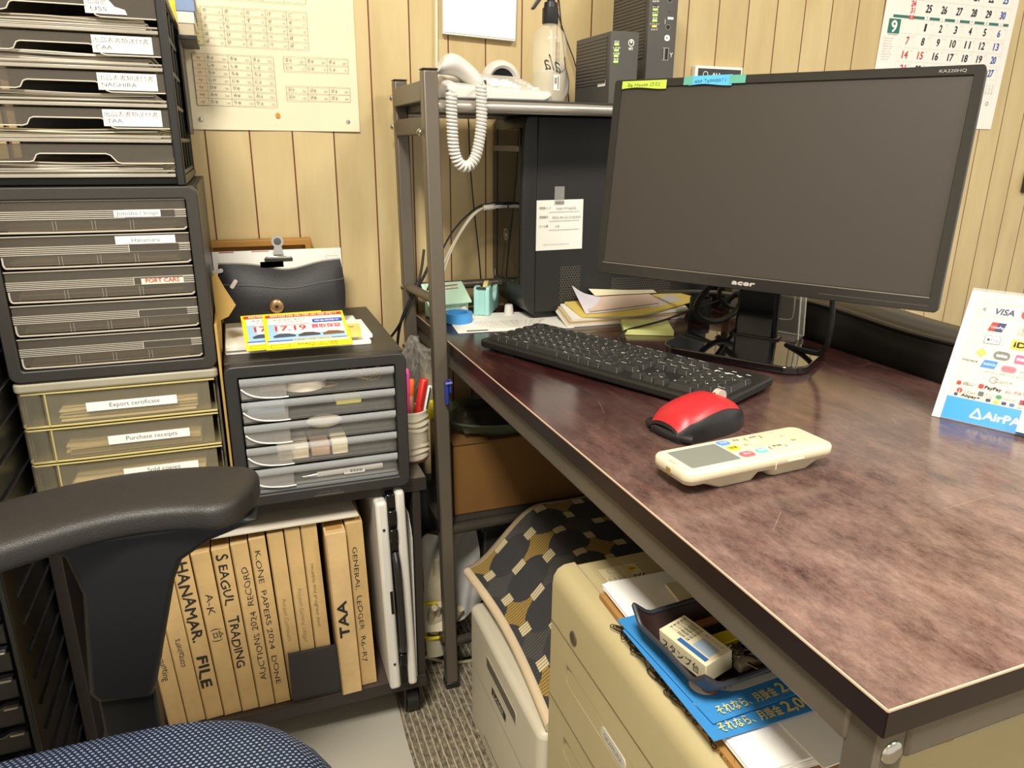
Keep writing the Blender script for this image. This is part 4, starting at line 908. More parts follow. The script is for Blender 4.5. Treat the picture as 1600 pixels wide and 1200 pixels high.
def btn(x, y, w, h, c, txt, tc=INK):
    w *= 1.15; h *= 1.3
    bm = B(); prism(bm, rrect(x-w/2, y-h/2, x+w/2, y+h/2, h*.35), .0012, RT @ T(0, 0, .0150)); b = obj('button', bm, mat(c, .45, var=0), rm, bevel=.0004)
    a = Art(); a.text(txt, x, y-.0018, .0034, tc, 'c', w=w*.62); a.obj('button_text', b, RT @ T(0, 0, .0162))
btn(-.014, .019, .013, .008, '#5a8fd0', '冷房', WHITE); btn(-.013, .004, .013, .008, '#e2c436', '除湿'); btn(-.010, -.014, .014, .009, '#d9616e', '停止', WHITE)
btn(.003, .019, .011, .007, '#e3d6b0', '風量'); btn(.006, .004, .013, .007, '#e3d6b0', '切/入'); btn(.010, -.013, .011, .008, '#6cc3c4', '暖房', WHITE)
btn(.026, .019, .014, .009, '#e0d3ad', '▲温度'); btn(.034, -.010, .016, .009, '#e0d3ad', '▼温度'); btn(.055, .020, .010, .006, '#e3d6b0', 'タイマー'); btn(.058, .008, .011, .006, '#e3d6b0', 'おやすみ'); btn(.062, -.005, .009, .006, '#e3d6b0', '風向')
a = Art(); a.text('CORONA', -.092, -.008, .0028, GREY, rot=-90+180, w=.015)
for x, y in ((.026, .019), (.034, -.010)): a.text('(', x-.010, y-.003, .006, INK, 'c'); a.text(')', x+.010, y-.003, .006, INK, 'c')
a.obj('printed_marks', rm, RT @ T(0, 0, .0153))
bm = B(); box(bm, .03, .052, -.0316, -.0308, .007, .0085, RT); box(bm, .014, .0146, -.0314, -.0308, .001, .014, RT); obj('lid_grip', bm, mat('#f0e6c6', .4, var=0), rm)

# ------------------------------------------------------------------ payment sign
dv = Vector((.44, -.9, 0)).normalized(); bk_ = Vector((.9, .44, 0)).normalized(); tau = math.radians(29)
upv = bk_*math.sin(tau) + Vector((0, 0, 1))*math.cos(tau); nv = dv.cross(upv)
SG = Matrix(((dv.x, upv.x, nv.x, .823), (dv.y, upv.y, nv.y, .657), (dv.z, upv.z, nv.z, ZD), (0, 0, 0, 1)))
sg = thing('payment_sign', 'white card payment sign with a blue strip in a clear stand on the desk', 'sign', M=SG)
SW, SH = .225, .174
bm = B(); prism(bm, [(0, 0), (SW, 0), (SW, SH), (0, SH)], .0014, SG @ T(0, .001, -.0014)); obj('printed_card', bm, mat('#d4cec1', .5, var=.01), sg)
AC = clear('#dfe3e2', .25, .05); bm = B(); box(bm, -.001, SW+.001, 0, SH+.0055, -.0035, -.0016, SG); obj('clear_back', bm, AC, sg)
bm = B(); prism(bm, [(-.001, 0), (SW+.001, 0), (SW+.001, .10), (-.001, .10)], .002, Matrix(((dv.x, bk_.x, 0, .823), (dv.y, bk_.y, 0, .657), (0, 0, 1, ZD), (0, 0, 0, 1)))); obj('clear_foot', bm, AC, sg)
a = Art(); L = lambda px, py: (px, py)
GB_ = mat('#c9c2b4', .6, var=0); AIR = mat('#1f93e8', .4, var=0); OR = mat('#e8912d', .5, var=0); NAVY = mat('#252a63', .5, var=0); YG = mat('#a9c23a', .5, var=0); PK = mat('#d4577f', .5, var=0); GRN = mat('#3e8a4a', .5, var=0); YL = mat('#e8c12c', .5, var=0); DG = mat('#6f7268', .5, var=0)
a.rect(0, 0, .0095, SH, mat('#e0dcd2', .5, var=0)); a.line((.0098, .03), (.0098, SH-.01), .0004, GB_)
a.rect(.0095, .001, SW, .031, AIR)
a.text('AirPAY', .055, .0105, .0098, WHITE, w=.049, bold=.0005)
for p, q in (((.041, .0095), (.047, .0215)), ((.047, .0215), (.053, .0095)), ((.053, .0095), (.041, .0095))): a.line(p, q, .0022, WHITE)
a.box(.0125, .143, SW-.01, .160, .0004, GB_); a.poly([(.017, .1515), (.0215, .1545), (.0215, .1485)], GREY)
a.text('VISA', .031, .147, .0078, NAVY, w=.022, bold=.0003, shear=.2); a.disc(.067, .151, .0065, mat('#d8332c', .5, var=0)); a.disc(.0755, .151, .0065, OR)
for i, c in enumerate((NAVY, RED, GRN)): a.rr(.0915+.008*i, .144, .0985+.008*i, .158, .002, c)
a.text('JCB', .0915, .149, .004, WHITE, w=.021)
a.poly([(.030, .124), (.046, .124), (.049, .136), (.033, .136)], NAVY); a.poly([(.030, .124), (.037, .124), (.040, .136), (.033, .136)], RED); a.text('UnionPay', .033, .128, .0035, WHITE, w=.014)
a.rect(.062, .123, .079, .136, LGREY); a.ring(.0705, .131, .0035, .001, GREY); a.text('Diners Club', .063, .1245, .0022, GREY, w=.015); a.rect(.0945, .123, .112, .136, mat('#3b74b8', .5, var=0)); a.text('AMEX', .0955, .1275, .0045, WHITE, w=.015)
a.rr(.030, .107, .0475, .118, .002, INK); a.rr(.0305, .1075, .047, .1175, .0018, WHITE); a.disc(.0345, .1122, .0016, INK); a.text('Pay', .0372, .1105, .004, INK, w=.0085)
a.rect(.060, .105, .0785, .117, YL); a.text('iD', .063, .1078, .0068, INK, w=.012, bold=.0005); a.ring(.102, .1115, .006, .0018, NAVY); a.text('QUICPay', .095, .102, .0025, NAVY, w=.014)
a.poly([(.0255, .094), (.0315, .100), (.0375, .094), (.0315, .088)], YG); a.disc(.0315, .094, .0025, mat('#d9e26a', .5, var=0)); a.rr(.045, .0885, .063, .0995, .0054, DG); a.text('toica', .048, .0922, .004, WHITE, w=.012, bold=.0003); a.rect(.0685, .0875, .086, .0985, PK); a.text('PASMO', .0705, .0912, .0038, WHITE, w=.0135, bold=.0002); a.text('ICOCA', .092, .091, .004, mat('#2a87a8', .5, var=0), w=.014, bold=.0003)
a.text('manaca', .0135, .0802, .0032, INK, w=.017); a.poly([(.0345, .0755), (.0505, .0755), (.0525, .0855), (.0375, .0855)], mat('#2f7fc9', .5, var=0)); a.text('SUGOCA', .0375, .079, .003, WHITE, w=.013); a.rr(.0575, .0745, .0735, .0825, .0038, mat('#e0707c', .5, var=0)); a.text('nimoca', .0592, .0772, .003, mat('#8a2a34', .5, var=0), w=.0125); a.text('nimoca', .078, .0765, .0032, mat('#3f7f6a', .5, var=0), w=.0165, shear=.2)
a.text('※PiTaPaはご利用いただけません', .042, .0695, .0022, GREY, w=.042)
a.ring(.0535, .0615, .004, .0009, GREY); a.text('Coin+', .0545, .059, .0048, GREY, w=.0195)
a.rr(.0155, .0475, .0205, .0525, .001, RED); a.text('d払い', .0225, .0485, .004, INK, w=.013); a.rr(.040, .048, .0455, .0535, .001, RED); a.text('PayPay', .047, .0485, .0042, INK, w=.018, bold=.0002); a.text('au PAY', .069, .0485, .004, mat('#d0632a', .5, var=0), w=.022, shear=.2); a.text('R Pay', .096, .0485, .005, RED, w=.018)
a.disc(.0212, .0405, .0032, RED); a.text('J', .0203, .0387, .0036, WHITE); a.text('J-Coin', .027, .0385, .003, RED, w=.012); a.rr(.042, .0382, .048, .044, .001, mat('#555a5a', .5, var=0)); a.text('Smart', .050, .0415, .002, GREY, w=.009); a.text('Code', .050, .0385, .002, GREY, w=.008); a.disc(.0645, .0415, .0034, GRN, sy=.75); a.text('WeChat Pay', .0695, .0395, .0026, GREY, w=.013); a.poly([(.0865, .0375), (.096, .0375), (.098, .0435), (.0885, .0435)], NAVY); a.rect(.0868, .0378, .090, .0432, RED)
a.box(.0135, .0335-.0012, .098, .0372, .0003, GB_); a.rr(.0165, .0330, .0205, .0365, .0008, NAVY); a.text('Alipay+', .0245, .0335, .0032, INK, w=.021, bold=.0002)
for i, c in enumerate((NAVY, YL, NAVY, mat('#3f5fa8', .5, var=0), LGREY)): a.rr(.052+.0085*i, .0330, .0572+.0085*i, .0366, .0008, c)
a.obj('print', sg, SG)
cd = thing('card_sign', 'small white contactless pay card in front of the payment sign', 'sign', M=SG @ T(.093, .0, .012))
CSG = SG @ T(.093, .0022, .008) 
bm = B(); prism(bm, [(0, 0), (.11, 0), (.11, .032), (0, .032)], .0012, CSG); obj('card', bm, WHITE, cd)
bm = B(); box(bm, .005, .1, .0, .002, -.007, 0, CSG); obj('clear_foot', bm, AC, cd)
a = Art(); a.rr(.008, .007, .05, .026, .003, GREY); a.rr(.0085, .0075, .0495, .0255, .0028, WHITE); a.disc(.0165, .0155, .003, INK); a.poly([(.0165, .019), (.0182, .0205), (.0185, .019)], INK); a.text('Pay', .0215, .0125, .0075, INK, w=.017); a.obj('print', cd, CSG @ T(0, 0, .0012))

# ------------------------------------------------------------------ small things on the desktop
sofa = thing('sofa', 'long black leather sofa back running along the far edge of the desk', 'sofa', (1.12, .75, 0))
LEA = mat('#1c1918', .38, var=.05, bmp=.12, bscale=420)
def bol(x, y): return Vector((x, y, 0))
bm = B(); sec = [(.0, .30), (.0, .715), (.003, .755), (.010, .772), (.020, .778), (.030, .776), (.040, .780), (.065, .786), (.10, .784), (.13, .774), (.14, .755), (.14, .30)]
def sofaf(u, v):
    k = v*(len(sec)-1); i = min(int(k), len(sec)-2); f = k-i; s = (sec[i][0]*(1-f)+sec[i+1][0]*f, sec[i][1]*(1-f)+sec[i+1][1]*f)
    y = .56+.82*u; return Vector((.968+s[0]+.012*(u-.5)+.004*math.sin(u*9), y, s[1]+.003*math.sin(u*14)*(s[1] > .7)))
grid(bm, sofaf, 40, 44); bmesh.ops.holes_fill(bm, edges=bm.edges); obj('backrest', bm, LEA, sofa, smooth=True)
obj('piping', tube(B(), [sofaf(i/30, 3.35/11)+Vector((-.002, 0, .001)) for i in range(31)], .0035, 8), mat('#121010', .4, var=0), sofa, smooth=True)
obj('seat', box(B(), 1.10, 1.70, .56, 1.38, .12, .42), LEA, sofa, bevel=.03)
for x in (1.0, 1.64):
    for y in (.60, 1.33): obj('leg', box(B(), x-.02, x+.02, y-.02, y+.02, 0, .31 if x < 1.1 else .13), BLACKP, sofa)

sp_ = thing('paper_sheet', 'white printed sheet lying flat on the desk left of the keyboard', 'paper', (.46, 1.30, ZD))
SM = T(.362, 1.262, ZD) @ RZ(-6)
bm = B(); grid(bm, lambda u, v: SM @ Vector((.222*u, .155*v, .0006+.0004*math.sin(u*6))), 8, 2, .0004); obj('sheet', bm, PAPER, sp_)
a = Art()
for i in range(6): a.text('ご注文内容の確認書類です 申込書', .035+.006*i, .075-.010*i, .0042, LGREY, w=.15-.012*i)
a.rect(.018, .008, .058, .016, DG); a.obj('print', sp_, SM @ T(0, 0, .0012))
TB = mat('#3f93d8', .4, var=.02)
solo('masking_tape_roll', lathe(B(), [(.019, 0), (.0275, 0), (.0275, .018), (.019, .018), (.0185, .009), (.019, 0)], c=(.388, 1.352, ZD+.0012), n=40), TB, 'roll of light blue tape lying on the printed sheet', 'tape', smooth=True)
td = thing('tape_dispenser', 'aqua plastic tape dispenser with a roll of clear tape', 'tape dispenser', (.46, 1.41, ZD+.0008))
AQ = mat('#a2d6d0', .45, var=.02)
TDM = T(.459, 1.377, ZD+.001) @ RZ(58)
tdp = [(0, 0), (.082, 0), (.085, .006), (.085, .046), (.080, .052), (.074, .052), (.068, .046)] + [(.050+.020*math.cos(math.radians(t)), .048+.024*math.sin(math.radians(t))-.002) for t in (-20, -50, -90, -130, -160)] + [(.026, .052), (.020, .058), (.004, .058), (0, .052)]
for y0 in (0, .022):
    bm = B(); prism(bm, tdp, .010, TDM @ T(0, .010+y0, 0) @ FS()); obj('side_shell', bm, AQ, td, bevel=.002)
bm = B(); box(bm, .001, .084, .009, .023, .001, .022, TDM); box(bm, .001, .02, .009, .023, .02, .055, TDM); obj('core', bm, AQ, td, bevel=.001)
obj('tape', tube(B(), [TDM @ Vector((.048, .0115, .044)), TDM @ Vector((.048, .0205, .044))], .019, 24), mat('#e4d68f', .3, var=.03), td, smooth=True)
obj('cutter', box(B(), -.001, .004, .006, .026, .053, .0575, TDM), STEEL, td)
def capp(x, y, lab):
    solo('bottle_cap', lathe(B(), [(0, 0), (.0098, 0), (.0098, .0015), (.0082, .018), (.007, .0205), (0, .0208)], c=(x, y, ZD), n=28), mat('#dedbd2', .4), lab, 'cap', smooth=True)
capp(.504, 1.385, 'small white conical cap right of the aqua tape dispenser'); capp(.412, 1.405, 'small white conical cap between blue tape roll and mint box')
mb_ = thing('desk_organizer', 'pale mint plastic box with slanted lid left of the tape dispenser', 'box', (.385, 1.43, ZD))
MI = mat('#bfe0c8', .45, var=.02)
bm = B(); prism(bm, [(.345, 1.385), (.425, 1.405), (.415, 1.432), (.340, 1.425)], .030, T(0, 0, ZD)); obj('box', bm, MI, mb_, bevel=.002)
bm = B(); v = [bm.verts.new(p) for p in ((.335, 1.374, .748), (.428, 1.392, .748), (.418, 1.428, .782), (.332, 1.420, .782), (.335, 1.374, .752), (.428, 1.392, .752), (.418, 1.428, .786), (.332, 1.420, .786))]
for f in ((0,3,2,1),(4,5,6,7),(0,1,5,4),(1,2,6,5),(2,3,7,6),(3,0,4,7)): bm.faces.new([v[i] for i in f])
obj('lid', bm, MI, mb_, bevel=.001)
LM = Matrix(((.98, -.25, 0, .345), (.19, .62, -.7, 1.381), (0, .72, .7, .7535), (0, 0, 0, 1)))
a = Art(); a.line((.042, .038), (.072, .038), .0022, mat('#a4624e', .6, var=0)); a.line((.042, .030), (.070, .030), .0022, mat('#a4624e', .6, var=0)); a.text('お', .02, .028, .008, GREY); a.obj('print', mb_, LM)

# envelopes and papers heap
def strip(name, label, cat, front, back, th, col, grp='papers heaped behind the keyboard', art=None):
    """a sheet or envelope bent along its length; front and back edges as polylines"""
    n = len(front)-1; F = [Vector(p) for p in front]; K = [Vector(p) for p in back]
    def at(P, u):
        k = min(int(u*n), n-1); f = u*n-k; p0 = P[max(k-1, 0)]; p1 = P[k]; p2 = P[k+1]; p3 = P[min(k+2, n)]
        return p1 + (p2-p0)*.5*f + (p0-p1*2.5+p2*2-p3*.5)*f*f + (p1*1.5-p0*.5-p2*1.5+p3*.5)*f**3
    fn = lambda u, v: at(F, u)*(1-v)+at(K, u)*v
    bm = B(); grid(bm, fn, 20, 5, th); o = solo(name, bm, mat(col, .7, var=.03), label, cat, grp, smooth=True)
    if art:
        c, (u0, u1, v0, v1) = art; bm = B(); grid(bm, lambda u, v: fn(u0+(u1-u0)*u, v0+(v1-v0)*v)+Vector((0, 0, .0006)), 8, 3); obj('window', bm, mat(c, .3, var=.04), o)
    return o
def flat(dx, dy, z, lift=0):
    return ([(.570+dx, 1.243+dy, z), (.70+dx, 1.242+dy, z), (.828+dx, 1.246+dy, z+lift)], [(.578+dx, 1.318+dy, z+.014), (.70+dx, 1.320+dy, z+.014), (.842+dx, 1.324+dy, z+.014+lift)])
E_ = 'envelope'
strip(E_, 'white envelope at the bottom of the heap behind the keyboard', E_, *flat(0, 0, .7235), .003, '#e9e6dc')
strip(E_, 'cream envelope, second from bottom of the heap', E_, *flat(.003, .002, .7262), .0022, '#ddd2b6')
strip('paper_sheet', 'orange-edged paper in the lower part of the heap', 'paper', *flat(.007, .004, .7276), .0008, '#d9a070')
strip(E_, 'brownish envelope edge just under the thick white envelope', E_, *flat(.006, .004, .7302), .002, '#cbb58c')
strip(E_, 'thick white envelope below the yellow one', E_, *flat(.012, .006, .7348, .003), .004, '#efece2')
strip(E_, 'large yellow envelope with a window on the heap', E_, [(.603, 1.250, .7388), (.675, 1.240, .7385), (.742, 1.238, .7395), (.882, 1.276, .752)], [(.597, 1.318, .7535), (.675, 1.321, .7535), (.76, 1.322, .7545), (.853, 1.330, .7575)], .003, '#e6cc6a', art=('#d8d3c6', (.70, .90, .2, .75)))
strip('leaflet', 'lilac-white leaflet curling up at its left end', 'leaflet', [(.613, 1.256, .7425), (.665, 1.254, .7435), (.79, 1.266, .7475)], [(.603, 1.300, .789), (.655, 1.308, .765), (.79, 1.318, .7575)], .0008, '#d9d3da')
strip('leaflet', 'pinkish leaflet, topmost of the heap', 'leaflet', [(.621, 1.254, .7465), (.69, 1.257, .749), (.785, 1.268, .751)], [(.620, 1.300, .762), (.69, 1.308, .762), (.785, 1.314, .760)], .0008, '#dcc3ae')
strip('leaflet', 'cream leaflet lying at the far side of the heap', 'leaflet', [(.655, 1.302, .766), (.73, 1.308, .764), (.80, 1.312, .762)], [(.65, 1.322, .776), (.73, 1.326, .769), (.80, 1.328, .766)], .0008, '#e9e0bd')
bc = thing('binder_clip', 'brass wire clip at the front edge of the envelope heap', 'clip', (.662, 1.262, ZD))
obj('wire', tube(B(), [(.652, 1.262, .742), (.652, 1.252, .732), (.655, 1.246, .7225), (.668, 1.25, .7225), (.671, 1.256, .731), (.668, 1.258, .737), (.660, 1.256, .735), (.661, 1.252, .727)], .0014, 6, smooth_path=2), mat('#a48a58', .25, .9), bc, smooth=True)
np_ = box(B(), -.045, .045, -.045, .045, 0, .009, T(.706, 1.185, ZD) @ RZ(-24)); solo('sticky_note_pad', np_, mat('#dde191', .7), 'pale yellow-green pad of sticky notes behind the keyboard', 'note pad', bevel=.0006)
solo('pen_holder', lathe(B(), [(0, 0), (.020, 0), (.021, .002), (.021, .047), (.019, .047), (.019, .004), (0, .004)], c=(.842, 1.215, ZD), n=32), mat('#161616', .5), 'short black round cup behind the envelopes near the stand', 'cup', smooth=True)
cs = thing('clear_stand', 'clear acrylic leaflet stand leaning behind the monitor stand', 'stand', (.94, 1.08, ZD))
CSM = T(.950, 1.045, ZD) @ RZ(118)
AC2 = clear('#d9d6cc', .12, .06); EDG = clear('#f4f1e6', .8, .08)
bm = B(); box(bm, 0, .085, .0, .0025, .003, .125, CSM @ RX(-9)); box(bm, 0, .085, .022, .0245, .003, .125, CSM @ RX(-9)); box(bm, 0, .0025, 0, .0245, .003, .125, CSM @ RX(-9)); box(bm, 0, .085, 0, .05, 0, .003, CSM); obj('body', bm, AC2, cs)
K_ = CSM @ RX(-9)
bm = B(); tube(bm, [K_ @ Vector(p) for p in ((.0, 0, .003), (.0, 0, .125))], .0016, 6); tube(bm, [K_ @ Vector(p) for p in ((.0, .0245, .003), (.0, .0245, .125))], .0016, 6); tube(bm, [K_ @ Vector(p) for p in ((0, 0, .003), (.085, 0, .003))], .0014, 6); tube(bm, [K_ @ Vector(p) for p in ((.02, -.001, .10), (.02, -.001, .035), (.028, -.001, .028), (.06, -.001, .028))], .0012, 6, smooth_path=1); obj('bright_edge', bm, EDG, cs, smooth=True)

# ------------------------------------------------------------------ tower computer under the rack
def dots_material():
    m, nt, bs = new('perforated_grille'); vec, (x, y, z) = coords(nt)
    p = x*(1/.0056); q = z*(1/.0048); off = (q.floor()*.5).frac(); fx = (p+off).frac() - .5; fy = q.frac() - .5
    d = (fx.pow(2.0) + fy.pow(2.0)).op('SQRT').lt(.33)
    nt.links.new(mix(nt, d, lin('#4a4743'), lin('#0b0b0b')), bs.inputs['Base Color']); bs.inputs['Roughness'].default_value = .5
    bump(nt, bs, d*-1.0, .8, .002); return m
pc = thing('tower_computer', 'large black tower computer standing under the rack shelf', 'computer', (.70, 1.411, ZD))
PCM = mat('#282726', .48, var=.02, bmp=.05)
bm = B(); box(bm, .5365, .94, 1.326, 1.497, .735, 1.0975); obj('case', bm, PCM, pc, bevel=.002)
bz = [(.5365, .731), (.5365, 1.0985), (.515, 1.0985), (.509, 1.086), (.507, 1.03), (.507, .80), (.509, .775), (.515, .752), (.525, .735)]
bm = B(); prism(bm, bz, .173, T(0, 1.498, 0) @ FS()); obj('front_bezel', bm, mat('#2a2928', .42, var=0), pc, bevel=.003)
bm = B(); box(bm, .5055, .508, 1.336, 1.489, .79, 1.078); obj('glossy_front', bm, mat('#0c0c0d', .06, var=0, spec=.6), pc, bevel=.001)
obj('optical_drive', box(B(), .5035, .5057, 1.343, 1.486, 1.036, 1.046), mat('#9d988e', .3, .5), pc, bevel=.0008)
bm = B()
for (x0, x1, z0, z1) in ((.588, .632, .750, .822),): box(bm, x0, x1, 1.3252, 1.3262, z0, z1)
obj('side_grille', bm, dots_material(), pc)
bm = B(); box(bm, .701, .84, 1.3252, 1.3262, .752, .796); obj('side_grille', bm, dots_material(), pc)
a = Art(); a.disc(0, 0, .011, mat('#d9d4c6', .3, .4, var=0), 28); a.disc(0, 0, .0098, mat('#1a1a1a', .3, var=0), 28); a.text('hp', 0, -.004, .009, mat('#d9d4c6', .3, .4, var=0), 'c', w=.011, shear=.25); a.obj('round_logo', pc, FW(.5053, 1.409, .878))
a = Art(); a.rect(-.004, -.007, .004, .007, mat('#8fa9bd', .4, var=0)); a.text('intel', 0, -.001, .0025, WHITE, 'c', w=.006); a.obj('chip_sticker', pc, FW(.5053, 1.474, .792))
bm = B(); box(bm, .54, .93, 1.336, 1.491, ZD, .7355); obj('foot', bm, BLACKP, pc, bevel=.002)
sh_ = thing('memo_sheet', 'square white form taped on the side of the tower computer', 'paper', (.563, 1.325, .868))
bm = B(); grid(bm, lambda u, v: Vector((.536+.0965*u, 1.3252-.0016*(1-v)*u, .855+.094*v+.0012*u)), 6, 6); obj('sheet', bm, PAPER, sh_)
bm = B(); box(bm, .572, .592, 1.3242, 1.3248, .940, .974); obj('clear_tape', bm, clear('#c9c6c0', .3, .1), sh_)
a = Art(); a.text('<無線設定>', .036, .0755, .0035, INK, 'c', w=.016)
for s, z, t, w in (('管理者コード', .0675, 'GAF1919(00)', .032), ('管理番号', .053, '2025-06-25-C-07353', .046), ('ルーム番', .0385, '18', .006)):
    a.text(s, .004, z, .0030, INK, w=.014 if len(s) < 6 else .018); a.text(t, .024 if w > .04 else .03, z-.001, .0036, GREY, w=w, jit=.1); a.line((.019, z-.005), (.068, z-.0045), .0006, GREY)
a.text('https://www.setup.example/network', .011, .0095, .0017, GREY, w=.042); a.obj('print', sh_, FS(.536, 1.3232, .855) @ Matrix.Diagonal((1.295, 1.16, 1, 1)))
ub = thing('usb_plug', 'silver USB plug with pale cable in the front of the tower', 'plug', (.48, 1.40, .93)); MT[ub] = MT[ub] @ T(-.0112, -.006, 0)
obj('plug', box(B(), .462, .494, 1.392, 1.402, .9295, .9365), STEEL, ub, bevel=.001)
obj('plug_body', tube(B(), [(.468, 1.397, .933), (.445, 1.397, .931)], .0052, 10), mat('#e5e0d2', .4), ub, smooth=True)
for k in range(2): obj('cord', tube(B(), [(.446, 1.397+.002*k, .931), (.425, 1.40, .922-.004*k), (.40, 1.40, .89-.004*k), (.375+.004*k, 1.40, .85), (.352+.008*k, 1.40, .80), (.345, 1.42, .735)], .0019, 6, smooth_path=3), mat('#d9d2be', .5), ub, smooth=True)
obj('plug', box(B(), .468, .494, 1.408, 1.416, .934, .940), mat('#1b1b1b', .3), ub, bevel=.001)
obj('cord', tube(B(), [(.47, 1.412, .937), (.44, 1.41, .935), (.40, 1.405, .905), (.37, 1.40, .87), (.345, 1.39, .82), (.33, 1.40, .775)], .0019, 6, smooth_path=3), mat('#1d1c1b', .5), ub, smooth=True)

# cables around the left rear post
cable('black cable sagging from the wall to the small cabinet', [(.345, 1.44, .85), (.335, 1.43, .80), (.315, 1.425, .76), (.288, 1.43, .70), (.262, 1.455, .66), (.252, 1.47, .60), (.258, 1.48, .50)], .0026, '#161514')
cable('second black cable hanging behind the left rear post', [(.36, 1.44, .83), (.335, 1.425, .79), (.30, 1.43, .735), (.285, 1.44, .68), (.285, 1.46, .58), (.283, 1.47, .48)], .0030, '#1a1917')
cable('thin black cable dropping past the tower from the rack shelf', [(.452, 1.485, 1.10), (.455, 1.485, 1.0), (.465, 1.485, .90), (.476, 1.486, .80), (.478, 1.486, .73)], .0014, '#1a1917')
cable('thin white cable running down the panelled wall beside the rack', [(.395, 1.491, 1.42), (.393, 1.491, 1.26), (.390, 1.490, 1.14), (.383, 1.490, 1.0), (.372, 1.490, .85), (.368, 1.488, .76)], .0023, '#e8e2d0')
cable('black wire hanging down the wall to the small router, left one', [(.608, 1.488, 1.42), (.625, 1.486, 1.33), (.648, 1.478, 1.26), (.672, 1.465, 1.20), (.69, 1.455, 1.13)], .0014, '#141414', sm=1)
cable('black wire hanging down the wall to the small router, right one', [(.628, 1.488, 1.42), (.638, 1.487, 1.33), (.652, 1.48, 1.22), (.664, 1.475, 1.125)], .0014, '#141414', sm=1)

# ------------------------------------------------------------------ things on the rack shelf
ZS = 1.1178
ph = thing('desk_telephone', 'white push-button telephone with its handset on the rack shelf', 'telephone', (.43, 1.29, ZS))
PW = mat('#d6d3cb', .4, var=.01)
bm = B(); v = [(.338, .0), (.338, .020), (.346, .024), (.36, .019), (.515, .014), (.52, .010), (.515, .004), (.505, .0)]
bm = B(); prism(bm, v, .165, T(0, 1.388, ZS) @ FS())
for q in bm.verts: 
    if q.co.z > ZS+.009: q.co.z += (q.co.y-1.223)*.22
obj('base', bm, PW, ph, bevel=.003)
for i in range(3):
    for j in range(4):
        x, y = .425+.019*i, 1.245+.020*j; z = ZS+.0165-.0003*i*3+(y-1.223)*.22
        obj('button', box(B(), x-.006, x+.006, y-.005, y+.005, z, z+.0045), mat('#f6f4ef', .4, var=0), ph, bevel=.001)
for j in range(5): obj('button', box(B(), .488, .503, 1.240+.02*j, 1.250+.02*j, ZS+.0135+(.02*j+.02)*.22, ZS+.018+(.02*j+.02)*.22), mat('#d3d0c8', .4, var=0), ph, bevel=.001)
hs_ = B()
def hsf(u, v):
    t = u; y = 1.205+.17*0; c = Vector((.330+.085*t, 1.252+.018*t, ZS+.030+.030*math.sin(PI*(t*.78+.22))-.022*t)); r = .025+.004*math.cos(2*PI*t); an = 2*PI*v
    e = math.sin(PI*min(max(t, .0), 1))**.28 if 0 < t < 1 else .05
    return c + Vector((.35*math.sin(an)*r*.5, math.cos(an)*r*1.25*e, math.sin(an)*r*.72*e))
grid(hs_, hsf, 26, 20); obj('handset', hs_, PW, ph, smooth=True)
bm = B(); box(bm, .400, .411, 1.245, 1.253, ZS+.024, ZS+.031); obj('cord_jack', bm, mat('#3a3836', .4), ph, bevel=.001)
coil = []
path = [Vector(p) for p in ((.336, 1.194, 1.125), (.336, 1.193, 1.08), (.338, 1.193, 1.04), (.345, 1.193, 1.020), (.357, 1.193, 1.012), (.369, 1.193, 1.018), (.378, 1.193, 1.036), (.385, 1.193, 1.075), (.386, 1.195, 1.110), (.386, 1.20, 1.135))]
for _ in range(4):
    Q = [path[0]]
    for p, q in zip(path, path[1:]): Q += [p*.75+q*.25, p*.25+q*.75]
    path = Q+[path[-1]]
ln = [0]
for p, q in zip(path, path[1:]): ln.append(ln[-1]+(q-p).length)
NT = 46; NP = NT*12; k = 0
for i in range(NP+1):
    s = ln[-1]*i/NP
    while k < len(path)-2 and ln[k+1] < s: k += 1
    f = (s-ln[k])/max(ln[k+1]-ln[k], 1e-9); c = path[k]*(1-f)+path[k+1]*f; d = (path[k+1]-path[k]).normalized(); n1 = d.cross(Vector((0, 1, 0))).normalized(); n2 = Vector((0, 1, 0))
    an = 2*PI*i/12; coil.append(c+(n1*math.cos(an)+n2*math.sin(an))*.0072)
obj('coiled_cord', tube(B(), coil, .00255, 6), PW, ph, smooth=True)
obj('cord_tail', tube(B(), [coil[-1], (.392, 1.215, ZS+.022), (.398, 1.235, ZS+.027), (.405, 1.249, ZS+.0275)], .0021, 6, smooth_path=2), PW, ph, smooth=True)
obj('cord_tail', tube(B(), [coil[0], (.334, 1.205, 1.131), (.338, 1.225, 1.128), (.345, 1.24, 1.126)], .0021, 6, smooth_path=2), PW, ph, smooth=True)

def roundspk(label, x, y, rz, s=1):
    t = thing('webcam_speaker', label, 'speaker', (x, y, ZS)); t.name = 'round_speaker'
    Mx = T(x, y, ZS+.042*s) @ RZ(rz) @ FS()
    obj('shell', lathe(B(), [(0, -.03), (.02*s, -.029), (.034*s, -.02), (.041*s, -.006), (.042*s, .004), (.039*s, .012), (.031*s, .014), (.026*s, .010)], n=36, M=Mx), PW, t, smooth=True)
    obj('dark_cone', lathe(B(), [(.0262*s, .0102), (.021*s, .006), (.010*s, .002), (0, .001)], n=36, M=Mx), mat('#27292c', .4), t, smooth=True)
roundspk('round white speaker with dark centre behind the telephone', .492, 1.41, 8, .95)
roundspk('round white speaker with dark centre behind the spray bottle', .601, 1.41, 35, .98)

